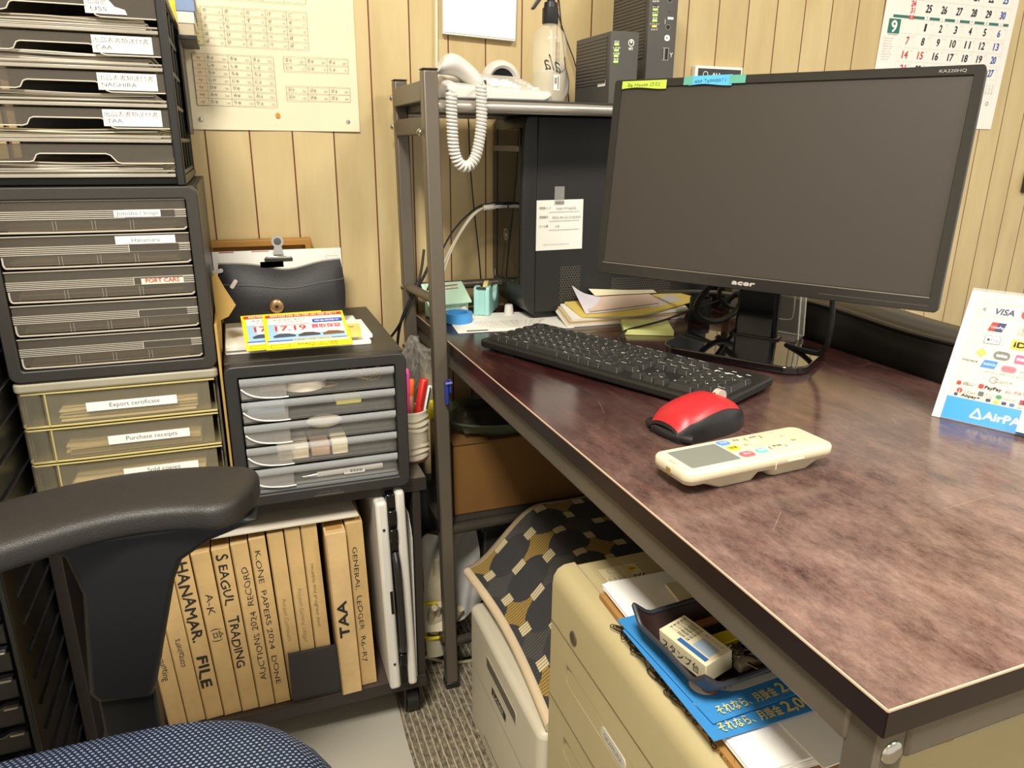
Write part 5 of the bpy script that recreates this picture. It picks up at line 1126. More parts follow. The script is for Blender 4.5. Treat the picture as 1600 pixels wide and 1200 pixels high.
bt = thing('spray_bottle', 'clear plastic spray bottle with black trigger on the rack shelf', 'bottle', (.527, 1.262, ZS))
bx, by_ = .5265, 1.258
PL = clear('#e8e2cf', .30, .06); 
obj('bottle', lathe(B(), [(0, 0), (.027, 0), (.029, .003), (.0292, .085), (.0285, .096), (.025, .108), (.018, .116), (.0125, .120), (.0118, .126)], c=(bx, by_, ZS), n=36), PL, bt, smooth=True)
obj('liquid', lathe(B(), [(0, .002), (.026, .002), (.0275, .004), (.0277, .047), (0, .047)], c=(bx, by_, ZS), n=32), clear('#d9d0b4', .45, .05), bt, smooth=True)
obj('collar', lathe(B(), [(0, .122), (.0125, .122), (.0135, .124), (.0135, .146), (.0115, .147), (.0105, .155), (.006, .156), (.006, .175), (0, .175)], c=(bx, by_, ZS), n=28), mat('#1e1e20', .4, var=0), bt, smooth=True)
bm = B(); prism(bm, [(-.03, .168), (.02, .168), (.028, .176), (.028, .192), (.012, .200), (-.03, .196)], .018, T(bx, by_+.009, ZS) @ FS()); prism(bm, [(-.020, .170), (-.012, .170), (-.018, .157), (-.030, .142), (-.034, .144), (-.024, .158)], .010, T(bx, by_+.005, ZS) @ FS()); obj('trigger_head', bm, mat('#1e1e20', .4, var=0), bt, bevel=.001)
obj('dip_tube', tube(B(), [(bx+.002, by_, ZS+.12), (bx+.006, by_, ZS+.005)], .0025, 8), clear('#f0ead8', .6, .1), bt, smooth=True)
def wrap_art(a, name, par, R, cx, cy, z0, lab=None):
    """bend a flat art piece round a cylinder"""
    me = bpy.data.meshes.new(name); K = MT[par].inverted()
    me.from_pydata([tuple(K @ Vector((cx+(R+v[2])*math.sin(v[0]/R-.45), cy-(R+v[2])*math.cos(v[0]/R-.45), z0+v[1]))) for v in a.v], [], a.f)
    for m in a.mats: me.materials.append(m)
    me.polygons.foreach_set('material_index', a.m); o = bpy.data.objects.new(name, me); COL.objects.link(o); o.parent = par; MT[o] = MT[par]
a = Art(); DKI = mat('#3a332a', .6, var=0)
a.text('Lala', .040, .050, .024, DKI, w=-.046, jit=.14, shear=-.3)
for i in range(4): a.text('aroma room mist', .012+.0022*i, .092, .0018, DKI, rot=-90, w=.03)
a.rect(.010, .018, .021, .042, WHITE); a.line((.0185, .02), (.0185, .040), .0016, INK); [a.line((.0115+.001*i, .028), (.0115+.001*i, .038), .0005, INK) for i in range(5)]
wrap_art(a, 'print', bt, .0294, bx, by_, ZS)

def slat_mat(base, dark, pitch):
    k = ('slat', base, pitch)
    if k in MC: return MC[k]
    m, nt, bs = new('vented_side'); vec, (x, y, z) = coords(nt); f = (z*(1/pitch)).frac().gt(.55)
    nt.links.new(mix(nt, f, lin(base), lin(dark)), bs.inputs['Base Color']); bs.inputs['Roughness'].default_value = .55; bump(nt, bs, f*-1.0, .9, .003); MC[k] = m; return m
RG = mat('#4d4a46', .5, var=.02); LED = mat('#7fe03a', .4, emit=2.5, var=0); LEDA = mat('#e0a83a', .4, emit=1.5, var=0)
def router(label, x0, x1, y0, y1, z1, w_ch, texts, leds, icon):
    t = thing('network_router', label, 'router', ((x0+x1)/2, (y0+y1)/2, ZS))
    bm = B(); prism(bm, [(x0, y0+w_ch*.45), (x0+w_ch, y0), (x1, y0+.002), (x1, y1), (x0, y1)], z1-ZS, T(0, 0, ZS)); obj('case', bm, RG, t, bevel=.0015)
    bm = B(); box(bm, x0-.0012, x0+.001, y0+w_ch*.45+.012, y1-.004, ZS+(z1-ZS)*.30, z1-.006); obj('vented_side', bm, slat_mat('#5d5953', '#2c2a28', .0058), t)
    d = Vector((w_ch, -w_ch*.45, 0)).normalized(); CM = Matrix(((d.x, 0, d.y, x0), (d.y, 0, -d.x, y0+w_ch*.45), (0, 1, 0, 0), (0, 0, 0, 1))); cw = math.hypot(w_ch, w_ch*.45)
    a = Art(); zb, pitch = leds
    for i, s in enumerate(texts):
        z = zb - pitch*i; a.text(s, cw*.5, z+.0018, .0030, WHITE, 'c', w=min(cw*.72, .0032*len(s)+.002)); 
        if i < len(texts)-(1 if icon == 'usb' else 0): a.rect(cw*.32, z-.0020, cw*.66, z+.0008, LEDA if (icon == 'usb' and i == 5) else (LED if i > 1 or icon != 'usb' else RG))
    a.obj('indicator_lights', t, CM @ T(0, 0, .0004) if False else Matrix(((d.x, 0, d.y, x0+d.y*.0016), (d.y, 0, -d.x, y0+w_ch*.45-d.x*.0016), (0, 1, 0, 0), (0, 0, 0, 1))))
    a = Art(); fx = (x0+w_ch+x1)/2
    if icon == 'power':
        a.disc(fx, z1-.018, .0058, WHITE); a.disc(fx, z1-.018, .0045, RG); a.disc(fx, z1-.0165, .0022, WHITE); a.text('NTT', fx, z1-.0295, .004, WHITE, 'c', w=.008, bold=.0002)
    else:
        for z in (1.300, 1.255): a.disc(fx-.002, z, .0045, INK); a.ring(fx-.002, z, .0045, .0008, GREY)
        a.disc(fx-.002, 1.280, .0012, INK)
        for z in (1.308, 1.268): a.rect(fx-.004, z, fx+.008, z+.004, WHITE); a.line((fx-.009, z), (fx-.009, z-.008), .0007, WHITE)
        a.rr(fx-.008, 1.232, fx+.003, 1.242, .004, WHITE); a.disc(fx-.003, 1.237, .0015, INK); a.text('Y', fx+.0085, 1.205, .008, WHITE, 'c')
        a.rect(fx-.0165, 1.199, fx+.003, 1.221, GREY); a.rect(fx-.0150, 1.2005, fx-.0085, 1.2195, INK); a.rect(fx-.0050, 1.2005, fx+.0015, 1.2195, INK)
    a.obj('front_print', t, FS(0, y0+.0008, 0))
    return t
r1 = router('smaller grey router with four green lights beside the bottle', .641, .693, 1.25, 1.40, 1.2365, .020, ['認証', 'UNI', '光回線', '電源'], (1.2155, .0092), 'power')
a = Art(); a.rect(-.135+.0, .031, -.105, .041, WHITE); a.text('N2-6F51F', -.133, .0345, .0035, GREY, w=.026); a.obj('white_sticker', r1, FW(.6404, 1.26-.06+.0, ZS) if False else FW(.6404, 1.165, ZS))
router('taller grey router with small ports, against the panelled wall', .741, .797, 1.30, 1.45, 1.40, .022, ['アラーム', 'PPP', 'データ', 'ACT', '電源', 'オプション', 'ひかり'], (1.302, .0092), 'usb')
solo('paper_sheet', box(B(), .845, .872, 1.488, 1.4885, 1.14, 1.36), [PAPER], 'narrow white sheet on the wall right of the taller router', 'paper')

# ------------------------------------------------------------------ things on the wall
ps = thing('kana_chart', 'large cream kana syllable chart pinned to the panelled wall', 'poster', (.09, 1.4985, 1.0685))
PCR = mat('#ece2c2', .6, var=.03)
bm = B(); grid(bm, lambda u, v: Vector((-.0665+.3065*u+.004*v*(1-u)*0, 1.4978-.0012*math.sin(u*8)*(1-v)**3-.0015*(1-v)**6*u, 1.0685+.43*v)), 24, 24); obj('sheet', bm, PCR, ps)
a = Art(); a.rect(-.0665, 1.0685, -.0575, 1.4985, mat('#e8d82c', .5, var=0)); KL = mat('#8a8170', .7, var=0); KX = mat('#4a453c', .7, var=0)
def tbl(x0, x1, z1, z0, rows, heads=None, headw=0, ncol=5, tint='#efe2ae'):
    n = len(rows); h = (z1-z0)/n; cw = (x1-x0-headw)/ncol
    if headw: a.rect(x0, z0, x0+headw, z1, mat(tint, .6, var=0))
    for i in range(n+1): a.line((x0, z1-h*i), (x1, z1-h*i), .0005, KL)
    for x in [x0, x1] + [x0+headw+cw*j for j in range(ncol)]: a.line((x, z0), (x, z1), .0005, KL)
    for i, r in enumerate(rows):
        zb = z1-h*(i+.68)
        if heads: a.text(heads[i], x0+headw*.5, zb, .0048, KX, 'c')
        for j, (k, s) in enumerate(r):
            a.text(k, x0+headw+cw*(j+.1), zb, .0048, KX, w=.0062 if len(k) == 1 else .011); a.text(s, x0+headw+cw*(j+.92), zb, .0032, GREY, 'r')
def rw(ks, ss): return list(zip(ks, ss))
tbl(-.036, .156, 1.268, 1.207, [rw('がぎぐげご', ('ga', 'gi', 'gu', 'ge', 'go')), rw('ざじずぜぞ', ('za', 'ji', 'zu', 'ze', 'zo')), rw('だぢづでど', ('da', 'ji', 'zu', 'de', 'do')), rw('ばびぶべぼ', ('ba', 'bi', 'bu', 'be', 'bo')), rw('ぱぴぷぺぽ', ('pa', 'pi', 'pu', 'pe', 'po'))], list('gzdbp'), .016)
def yo(c, r): return [(c+'ゃ', r+'ya'), (c+'ゅ', r+'yu'), (c+'ょ', r+'yo')]
def yo2(c, r): return [(c+'ゃ', r+'a'), (c+'ゅ', r+'u'), (c+'ょ', r+'o')]
tbl(-.041, .093, 1.193, 1.109, [yo('き', 'k'), yo2('し', 'sh'), yo2('ち', 'ch'), yo('に', 'n'), yo('ひ', 'h'), yo('み', 'm'), yo('り', 'r')], ['ky', 'sh', 'ch', 'ny', 'hy', 'my', 'ry'], .0195, 3, '#eed6b0')
tbl(.110, .2245, 1.1945, 1.1705, [yo('ぎ', 'g'), yo2('じ', 'j')], None, 0, 3); tbl(.111, .2255, 1.1455, 1.121, [yo('び', 'b'), yo('ぴ', 'p')], None, 0, 3)
a.box(.011, 1.2815, .156, 1.36, .0005, KL)
for x in (.046, .083, .119): a.line((x, 1.2815), (x, 1.36), .0005, KL)
a.disc(.093, 1.095, .0042, mat('#dd9a2c', .5, var=0)); a.ring(.093, 1.095, .0022, .0007, mat('#b8761a', .5, var=0))
a.obj('print', ps, FS(0, 1.4955, 0))
for x in (-.038, .219): 
    p = thing('push_pin', 'silver push pin at the %s bottom corner of the kana chart' % ('left' if x < 0 else 'right'), 'pin', (x, 1.4945, 1.0855)); obj('head', lathe(B(), [(0, .0022), (.0032, .0018), (.0042, .0006), (.0042, 0), (0, 0)], n=20, M=FS(x, 1.4962, 1.0855)), STEEL, p, smooth=True)

wb = thing('wall_pad', 'blank white pad hanging on the panelled wall above the telephone', 'pad', (.476, 1.49, 1.242))
bm = B(); prism(bm, [(-.072, 0), (.074, -.006), (.078, .17), (-.070, .176)], .010, FS(.476, 1.496, 1.246)); obj('pad', bm, mat('#f4f3f2', .6, var=.01), wb, bevel=.001)
bm = B(); prism(bm, [(-.071, .003), (.072, -.003), (.076, .165), (-.069, .172)], .0006, FS(.476, 1.4853, 1.2465) @ RX(.4)); obj('top_sheet', bm, mat('#fbfaf8', .6, var=0), wb)

cal_ = thing('wall_calendar', 'white wall calendar showing September with green bars, behind the monitor', 'calendar', (1.68, 1.499, 1.098))
CW = mat('#f3f1ea', .6, var=.01)
bm = B(); prism(bm, [(1.4635, 1.098), (1.884, 1.098), (1.897, 1.46), (1.4755, 1.46)], .002, FS(0, 1.499, 0)); obj('sheet', bm, CW, cal_)
a = Art(); TEAL = mat('#2c7566', .6, var=0); CB = mat('#2f59a8', .6, var=0); CR = mat('#cf3f42', .6, var=0); GL = mat('#d3cfc4', .6, var=0)
lean = lambda x, z: x + (z-1.30)*.030
def q(x0, z0, x1, z1, m): a.poly([(lean(x0, z0), z0), (lean(x1, z0), z0), (lean(x1, z1), z1), (lean(x0, z1), z1)], m)
gx = [1.5285+.0489*i for i in range(8)]; gz = [1.340-.0308*i for i in range(6)]
for r in range(6): q(gx[0], gz[r]-.0002, gx[7], gz[r]+.0002, GL)
for x in gx: q(x-.0002, gz[5], x+.0002, gz[0], GL)
q(1.497, 1.3415, 1.873, 1.3475, TEAL)
for i, s in enumerate('日月火水木金土'):
    c = gx[i]+.0245; q(c-.008, 1.3405, c+.008, 1.3485, CR if i == 0 else WHITE); a.text(s, lean(c, 1.343), 1.3425, .005, WHITE if i == 0 else TEAL, 'c')
q(1.487, 1.307, 1.523, 1.3385, TEAL); a.text('9', lean(1.505, 1.32), 1.310, .025, WHITE, 'c', w=.016, bold=.001); a.text('SEPTEMBER', lean(1.505, 1.30), 1.303, .0025, GREY, 'c', w=.03)
d = 1
for r in range(5):
    for c in range(7):
        if r == 0 and c == 0: continue
        if d > 30: break
        m = CR if (c == 0 or d in (15, 23)) else (CB if c == 6 else INK)
        a.text(str(d), lean(gx[c]+.024, gz[r]-.02), gz[r]-.0235, .0165, m, 'c', w=.0085*len(str(d)) if d != 1 else .005, bold=.0006, shear=.12); a.text('友引' if d % 2 else '大安', lean(gx[c]+.042, gz[r]-.008), gz[r]-.008, .0025, LGREY, 'c', w=.006); d += 1
ug = [1.4535-.0325*i for i in range(4)]
for r, ds in enumerate(((17, 18, 19, 20, 21, 22, 23), (24, 25, 26, 27, 28, 29, 30))):
    zt = 1.4165-.0345*r
    q(gx[0], zt-.0002, gx[7], zt+.0002, GL)
    for c, dd in enumerate(ds):
        m = CR if c == 0 else (CB if c == 6 else INK); hh = .0165 if not (r == 1 and c == 0) else .012
        a.text(str(dd), lean(gx[c]+.024, zt-.02), zt-(.0245 if hh > .015 else .014), hh, m, 'c', w=.017 if hh > .015 else .013, bold=.0006, shear=.12)
a.text('31', lean(gx[0]+.024, 1.355), 1.3535, .0115, CR, 'c', w=.012, bold=.0004, shear=.12)
for x in gx: q(x-.0002, 1.352, x+.0002, 1.4165, GL)
for i in range(9): a.text('行事予定のメモ欄', 1.478, 1.295-.0058*i, .0022, LGREY if i % 3 else mat('#d99a92', .6, var=0), w=.03-.003*(i % 3))
for i in range(5): a.text('1 8 15 22 29', lean(1.822+.010*i, 1.2), 1.206, .0030, GREY, rot=-90, w=.024)
a.text('カレンダー', 1.812, 1.158, .004, GREY, w=.022); a.ring(1.852, 1.160, .0042, .0014, GREY)
a.obj('print', cal_, FS(0, 1.4968, 0))
wc = thing('wall_switch_card', 'dark card in a white frame on the wall, peeking over the monitor', 'card', (1.02, 1.495, 1.11)); wc.name = 'framed_card'
obj('frame', box(B(), .963, 1.085, 1.485, 1.499, 1.11, 1.214), WHITE, wc, bevel=.002)
obj('card', box(B(), .970, 1.079, 1.4835, 1.4855, 1.115, 1.2085), mat('#39383a', .4), wc)
a = Art(); a.ring(.988, 1.1965, .006, .0014, WHITE); a.text('AU', 1.004, 1.1925, .008, WHITE, w=.02, bold=.0004); a.obj('print', wc, FS(0, 1.4833, 0))
solo('wall_switch', box(B(), 2.045, 2.12, 1.488, 1.499, .935, .99), [mat('#3b3733', .5)], 'dark switch plate on the panelled wall at far right', 'switch', bevel=.003)

# ------------------------------------------------------------------ under the desk
cbx = thing('cardboard_box', 'large brown cardboard box on the lower rack shelf under the desk', 'box', (.55, 1.33, .3625))
obj('carton', box(B(), .345, .80, 1.245, 1.43, .3625, .51), mat('#7a5527', .7, var=.05), cbx, bevel=.002)
bm = B(); box(bm, .343, .802, 1.242, 1.335, .510, .5125); box(bm, .343, .802, 1.337, 1.432, .510, .5125); obj('flap', bm, mat('#6e4d25', .7, var=.05), cbx)
ds_ = thing('glass_dish', 'shallow greenish glass dish holding a mesh bag on the cardboard box', 'dish', (.47, 1.31, .513))
prof = [(0, 0), (.075, .0), (.092, .008), (.105, .022), (.108, .024), (.108, .027), (.103, .026), (.09, .012), (.074, .004), (0, .003)]
obj('glass', lathe(B(), prof, (0, 0, 0), 48, M=T(.458, 1.318, .513) @ Matrix.Diagonal((1.12, .84, 1.2, 1))), clear('#8f9a84', .30, .05, '#d9dfcf'), ds_, smooth=True)
bm = B(); grid(bm, lambda u, v: Vector((.37+.19*u, 1.255+.13*v, .526+.036*math.sin(PI*u)**.6*math.sin(PI*v)**.6+.006*math.sin(u*21+v*13)*math.sin(v*17))), 30, 24)
solo('mesh_bag', bm, clear('#3a352b', .72, .25), 'crumpled dark mesh bag lying in the glass dish', 'bag', smooth=True)
solo('dark_wallet', box(B(), .40, .52, 1.285, 1.345, .575, .600, T(.46, 1.31, .59) @ RX(10) @ RZ(-12) @ T(-.46, -1.31, -.59)), mat('#2b2620', .5), 'dark brown pouch on top of the mesh bag under the desk', 'pouch', bevel=.006)
pb = B(); grid(pb, lambda u, v: Vector((.268+.075*u+.012*math.sin(v*7), 1.30+.10*v, .575+.115*math.sin(PI*u)**.5*(.35+.65*math.sin(PI*v)**.7)+.016*math.sin(u*17+v*9)*math.sin(v*19+u*5)))+Vector((rnd.uniform(-.005, .005), rnd.uniform(-.006, .006), rnd.uniform(-.005, .005))), 20, 16)
solo('plastic_bag', pb, clear('#c9c5ba', .15, .05), 'crumpled clear plastic bag hanging between the rack posts', 'bag', smooth=False)
solo('yellow_packet', box(B(), .283, .318, 1.275, 1.285, .555, .592), mat('#e6d51c', .5), 'small bright yellow packet beside the cream pen cup', 'packet', bevel=.003)
bp = thing('clip_pen', 'blue clip clipped on the left desk post', 'clip', (.322, 1.195, .61)); bp.name = 'clothes_clip'
BLU = mat('#2c3f9c', .35, var=.02)
obj('grip', box(B(), .3165, .3225, 1.188, 1.198, .612, .655), BLU, bp, bevel=.002); obj('grip', box(B(), .3235, .3275, 1.188, 1.199, .633, .658), BLU, bp, bevel=.0015)
obj('spring', tube(B(), [(.316, 1.187, .652), (.328, 1.187, .653)], .0022, 8), mat('#7d86bd', .3), bp, smooth=True)

bin_ = thing('storage_bin', 'dark grey plastic box standing on the floor behind the white printer', 'box', (.55, 1.3, 0))
obj('body', box(B(), .405, .80, 1.245, 1.43, .115, .325), mat('#2f2d2a', .45), bin_, bevel=.004)
obj('rim', box(B(), .398, .805, 1.240, 1.435, .318, .335), mat('#3a3733', .4), bin_, bevel=.003)
obj('under_tray', box(B(), .42, .79, 1.255, 1.42, .112, .116), BLACKP, bin_)
# white laser printer
pr = thing('laser_printer', 'off-white laser printer on the floor under the desk, beneath the seat pad', 'printer', (.52, .95, 0))
PRM = mat('#c9c2ad', .45, var=.02); PRT = mat('#d6cfba', .42, var=.02)
bm = B(); prism(bm, rrect(.334, .775, .70, 1.116, .016), .248, T(0, 0, .004)); obj('body', bm, PRM, pr, bevel=.010, seg=3)
bm = B(); prism(bm, rrect(.362, 1.00, .43, 1.09, .006), .0015, T(0, 0, .2515)); obj('control_panel', bm, mat('#beb7a2', .45), pr, bevel=.0006); obj('panel_button', lathe(B(), [(0, .002), (.004, .0018), (.005, 0), (0, 0)], c=(.372, 1.05, .2528), n=16), mat('#8d8876', .4), pr, smooth=True)
bm = B(); frame_prism(bm, -1.017, .188, -.868, .214, .006, .0025, .0012, FW(.3345, 0, 0)); obj('handle_slot', bm, mat('#b3ac97', .4), pr)
obj('handle_recess', box(B(), .3338, .3346, .8705, 1.0145, .1905, .2115), mat('#5d584b', .6), pr)
a = Art(); a.rect(-.985, .157, -.915, .172, INK); a.text('LASER', -.95, .160, .008, mat('#cfc8b4', .5, var=0), 'c', w=.05); a.line((-1.10, .135), (-.78, .135), .0012, mat('#9f9884', .6, var=0)); a.line((-1.015, .0), (-1.015, .06), .001, mat('#9f9884', .6, var=0)); a.obj('front_print', pr, FW(.3336, 0, 0))
obj('tray_gap', box(B(), .333, .3345, .80, 1.03, .028, .031), mat('#77715f', .6), pr)

# patterned seat pad
def pad_material():
    m, nt, bs = new('seat_pad_weave'); tc = nt.nodes.new('ShaderNodeTexCoord'); s = nt.nodes.new('ShaderNodeSeparateXYZ'); nt.links.new(tc.outputs['UV'], s.inputs[0])
    u = E(nt, s.outputs[0])*4.3 + .25; v = E(nt, s.outputs[1])*4.9 + .35
    cu, cv = u.frac() - .5, v.frac() - .5; au, av = cu.abs(), cv.abs()
    du, dv_ = (u + .5).frac() - .5, (v + .5).frac() - .5
    circ = (du.pow(2.0) + dv_.pow(2.0)).op('SQRT').lt(.46)
    par = ((u.floor() + v.floor())*.5).frac().lt(.25)
    e1 = au.gt(.37)*av.lt(.105); e2 = av.gt(.37)*au.lt(.105); edge = e1.max(e2)
    rib = (E(nt, s.outputs[1])*70.0 + E(nt, s.outputs[0])*6.0).frac().lt(.40)
    base = mix(nt, par, lin('#4c4a46'), lin('#a08340'))
    base = mix(nt, edge, base, lin('#d3c39a')); base = mix(nt, circ*(edge*-1.0+1.0), base, lin('#3b3a3b'))
    col = mix(nt, rib*.55, base, lin('#242322')); nt.links.new(col, bs.inputs['Base Color']); bs.inputs['Roughness'].default_value = .9
    bump(nt, bs, rib*-1.0, .5, .002); return m
cu_ = thing('seat_cushion', 'patterned dark and gold seat pad draped over the white printer', 'cushion', (.52, 1.0, .26))
def zprof(x):
    t = max(0, min(1, (x-.352)/.15)); t = t*t*(3-2*t); return .285+.112*t-.03*max(0, x-.52)
def cuf(u, v, off=0):
    y = 1.178-.40*v; x = .352+.34*u + .012*math.sin(v*3)*(1-u)
    z = zprof(x) - .006*v - .006*v*(1-u); 
    return Vector((x, y, z+.003*math.sin(u*9+v*5)+off))
bm = B(); grid(bm, lambda u, v: cuf(u, v), 30, 24, .018, uv=True); obj('pad', bm, pad_material(), cu_, smooth=True)
PIPM = mat('#d8c3a0', .8, var=.06)
bm = B(); tube(bm, [cuf(0, i/24, -.008)+Vector((-.001, 0, 0)) for i in range(25)], .0095, 10); obj('edge_binding', bm, PIPM, cu_, smooth=True)
obj('edge_binding', tube(B(), [cuf(i/24, 0, -.008)+Vector((0, .001, 0)) for i in range(25)], .0093, 10), mat('#8d7f62', .8, var=.06), cu_, smooth=True)

# beige pedestal cabinet
pd = thing('pedestal_cabinet', 'beige steel drawer pedestal under the desk, piled with papers', 'cabinet', (.6, .57, 0))
BE = mat('#b8aa80', .42, var=.02); BE2 = mat('#aea178', .42, var=.02); BEF = mat('#a99a74', .42, var=.02)
bm = B(); box(bm, .362, .90, .375, .765, .03, .5305); obj('body', bm, BE, pd, bevel=.006, seg=3)
fp = [(.343, .03), (.343, .505), (.3445, .517), (.350, .526), (.359, .5305), (.375, .5312), (.375, .03)]
bm = B(); prism(bm, [(p[0], p[1]) for p in fp], .402, T(0, .769, 0) @ FS()); obj('front_panel', bm, BE, pd, bevel=.002)
for (z, h) in ((.405, .028), (.29, .028)):
    bm = B()
    def gr(u, v, z=z, h=h): 
        e = math.sin(PI*min(max(v, 0), 1)); return Vector((.3428+.010*e*min(1, 8*u, 8*(1-u))-.0004, .715-.32*u, z+h*(v-.5)))
    grid(bm, gr, 16, 8); obj('drawer_grip', bm, BE2, pd, smooth=True)
bm = B()
for z in (.452, .335): box(bm, .3424, .3434, .372, .766, z-.0008, z+.0008)
obj('drawer_gap', bm, mat('#6f6548', .7), pd)
obj('lock', lathe(B(), [(0, .0015), (.004, .0015), (.0075, .002), (.009, .001), (.009, 0), (0, 0)], n=24, M=FW(.3428, .698, .470)), mat('#6d6552', .3, .5), pd, smooth=True)
bm = B(); prism(bm, rrect(-.615, .395, -.556, .412, .007), .0012, FW(.343, 0, 0)); obj('name_plate', bm, mat('#d5d0c2', .35, .2), pd, bevel=.0004)
a = Art(); a.text('OKAMURA', -.5855, .4005, .0065, GREY, 'c', w=.044); a.obj('plate_text', pd, FW(.3417, 0, 0))
a = Art(); LB = T(.440, .7385, .5308) @ RZ(-90); a.rect(0, -.052, .062, 0, mat('#e3d9b8', .5, var=0)); a.box(.001, -.051, .061, -.001, .0006, INK); a.line((.001, -.028), (.061, -.028), .0004, INK)
LBm = Matrix(((0, 1, 0, .448), (-1, 0, 0, .742), (0, 0, 1, .5308), (0, 0, 0, 1)))
a = Art(); a.rect(0, -.056, .090, 0, mat('#dcd0a8', .5, var=0)); a.box(.001, -.055, .089, -.001, .0006, INK); a.line((.0, -.019), (.09, -.019), .0005, INK); a.poly([(.005, -.0165), (.021, -.0165), (.013, -.003)], mat('#d8b51c', .5, var=0)); a.text('!', .013, -.0145, .007, INK, 'c', bold=.0004); a.text('注意', .026, -.0155, .0125, INK, w=.026, bold=.0006)
for i in range(5): a.text('引き出しは同時に二段以上引かないこと 転倒', .024, -.025-.0066*i, .0034, INK, w=.060-.004*(i % 2))
a.box(.003, -.052, .021, -.022, .0004, RED); a.box(.006, -.044, .016, -.028, .0004, INK); a.obj('caution_label', pd, LBm, 'cream caution label with a yellow triangle')
for x in (.40, .86):
    for y in (.42, .72): obj('caster', tube(B(), [(x-.01, y, .016), (x+.01, y, .016)], .016, 14), BLACKP, pd, smooth=True)
ZP = .5315
bm = B()
for i in range(42):
    y = .425+.20*i/42+rnd.uniform(-.006, .006); x = .3625+rnd.uniform(-.005, .004); z = ZP+.001+rnd.uniform(0, .006)
    Mc = T(x, y, z) @ RZ(90+rnd.uniform(-38, 38)) @ RX(rnd.uniform(-14, 14)); L_ = .0085
    lp = [(-L_, -.0032), (L_, -.0032), (L_+.0025, 0), (L_, .0032), (-L_*.7, .0032), (-L_*.7-.002, .0004), (-L_*.6, -.0018), (L_*.6, -.0018)]
    tube(bm, [Mc @ Vector((p[0], p[1], 0)) for p in lp], .00055, 5, smooth_path=1)
solo('paper_clips', bm, mat('#3a362f', .25, .8), 'dark metal clips strewn along the front of the beige pedestal', 'clips', kind='stuff', smooth=True)
PX = T(.364, .676, ZP+.0005) @ RZ(-91.5)
def sheetstack(name, label, M, w, d, th, cols, cat, n=1, grp=None, jit=.003):
    bm = B(); z = 0; ms = [mat(c, .75, var=.03) for c in cols]
    for i in range(n):
        k = len(bm.faces); dx, dy = rnd.uniform(-jit, jit), rnd.uniform(-jit, jit); box(bm, dx, w+dx, dy, d+dy, z, z+th/n, M); bm.faces.ensure_lookup_table()
        for f in bm.faces[k:]: f.material_index = i % len(ms)
        z += th/n
    return solo(name, bm, ms, label, cat, grp)
sheetstack('brown_folder', 'brown cardboard folder at the bottom of the paper heap on the pedestal', PX @ T(-.005, .003, 0), .305, .215, .006, ['#a37a3f'], 'folder')
sheetstack('paper_pile', 'thick pile of white papers on the brown folder', PX @ T(-.008, .009, .0066), .297, .205, .012, ['#f3f1ec', '#e6e2d8', '#f7f5f0'], 'papers', 7)
sheetstack('paper_sheet', 'white sheet turned askew in the paper heap', PX @ T(.06, .05, .0188) @ RZ(3), .24, .17, .0012, ['#f5f3ee'], 'paper')
sheetstack('paper_sheet', 'small cream slip beside the blue leaflets', PX @ T(.025, .075, .0202) @ RZ(-4), .075, .09, .004, ['#d9cdaa'], 'paper')
SKY = mat('#3d8ccc', .45, var=.02); GOLD = mat('#e3d17a', .5, var=0)
def leaflet(label, M):
    t = thing('leaflet', label, 'leaflet', group='blue leaflets on the pedestal', M=M)
    bm = B(); grid(bm, lambda u, v: M @ Vector((.165*u, .235*v, .0004*math.sin(u*5))), 8, 8, .0006); obj('sheet', bm, SKY, t)
    a = Art(); a.rr(.045, .022, .142, .20, .03, mat('#d9d6c8', .5, var=0)); a.text('のおてごろが', .06, .032, .011, INK, rot=0, w=.075); a.text('P', .132, .11, .012, INK, rot=90); a.disc(.122, .022, .014, mat('#e9e2d8', .5, var=0)); a.disc(.117, .020, .006, mat('#e0b093', .5, var=0)); a.disc(.128, .024, .008, mat('#d8664a', .5, var=0)); a.text('キャンペーン', .028, .04, .010, WHITE, rot=90, w=.09)
    a.text('それなら、月掛金', .160-.147, .010, .0092, GOLD, w=.07) if False else None
    return t, a
LF = Matrix(((0, 1, 0, .338), (-1, 0, 0, .607), (0, 0, 1, 0), (0, 0, 0, 1)))
for i, (lab, dx, dy, rz) in enumerate((('blue leaflet lying underneath, shifted towards the front', .003, -.013, -1.5), ('blue leaflet lying on top of the other blue leaflet', .004, .002, 1.5))):
    M = T(.345+dx, .604+dy, ZP+.0235+.0026*i) @ RZ(rz-90+2)
    t, a = leaflet(lab, M)
    a.text('それなら、月掛金', .160, .012, .0090, GOLD, rot=90, w=.068, bold=.0002); a.text('2,000円', .160, .084, .0125, GOLD, rot=90, w=.056, bold=.0005)
    a.obj('print', t, M @ T(0, 0, .0012))
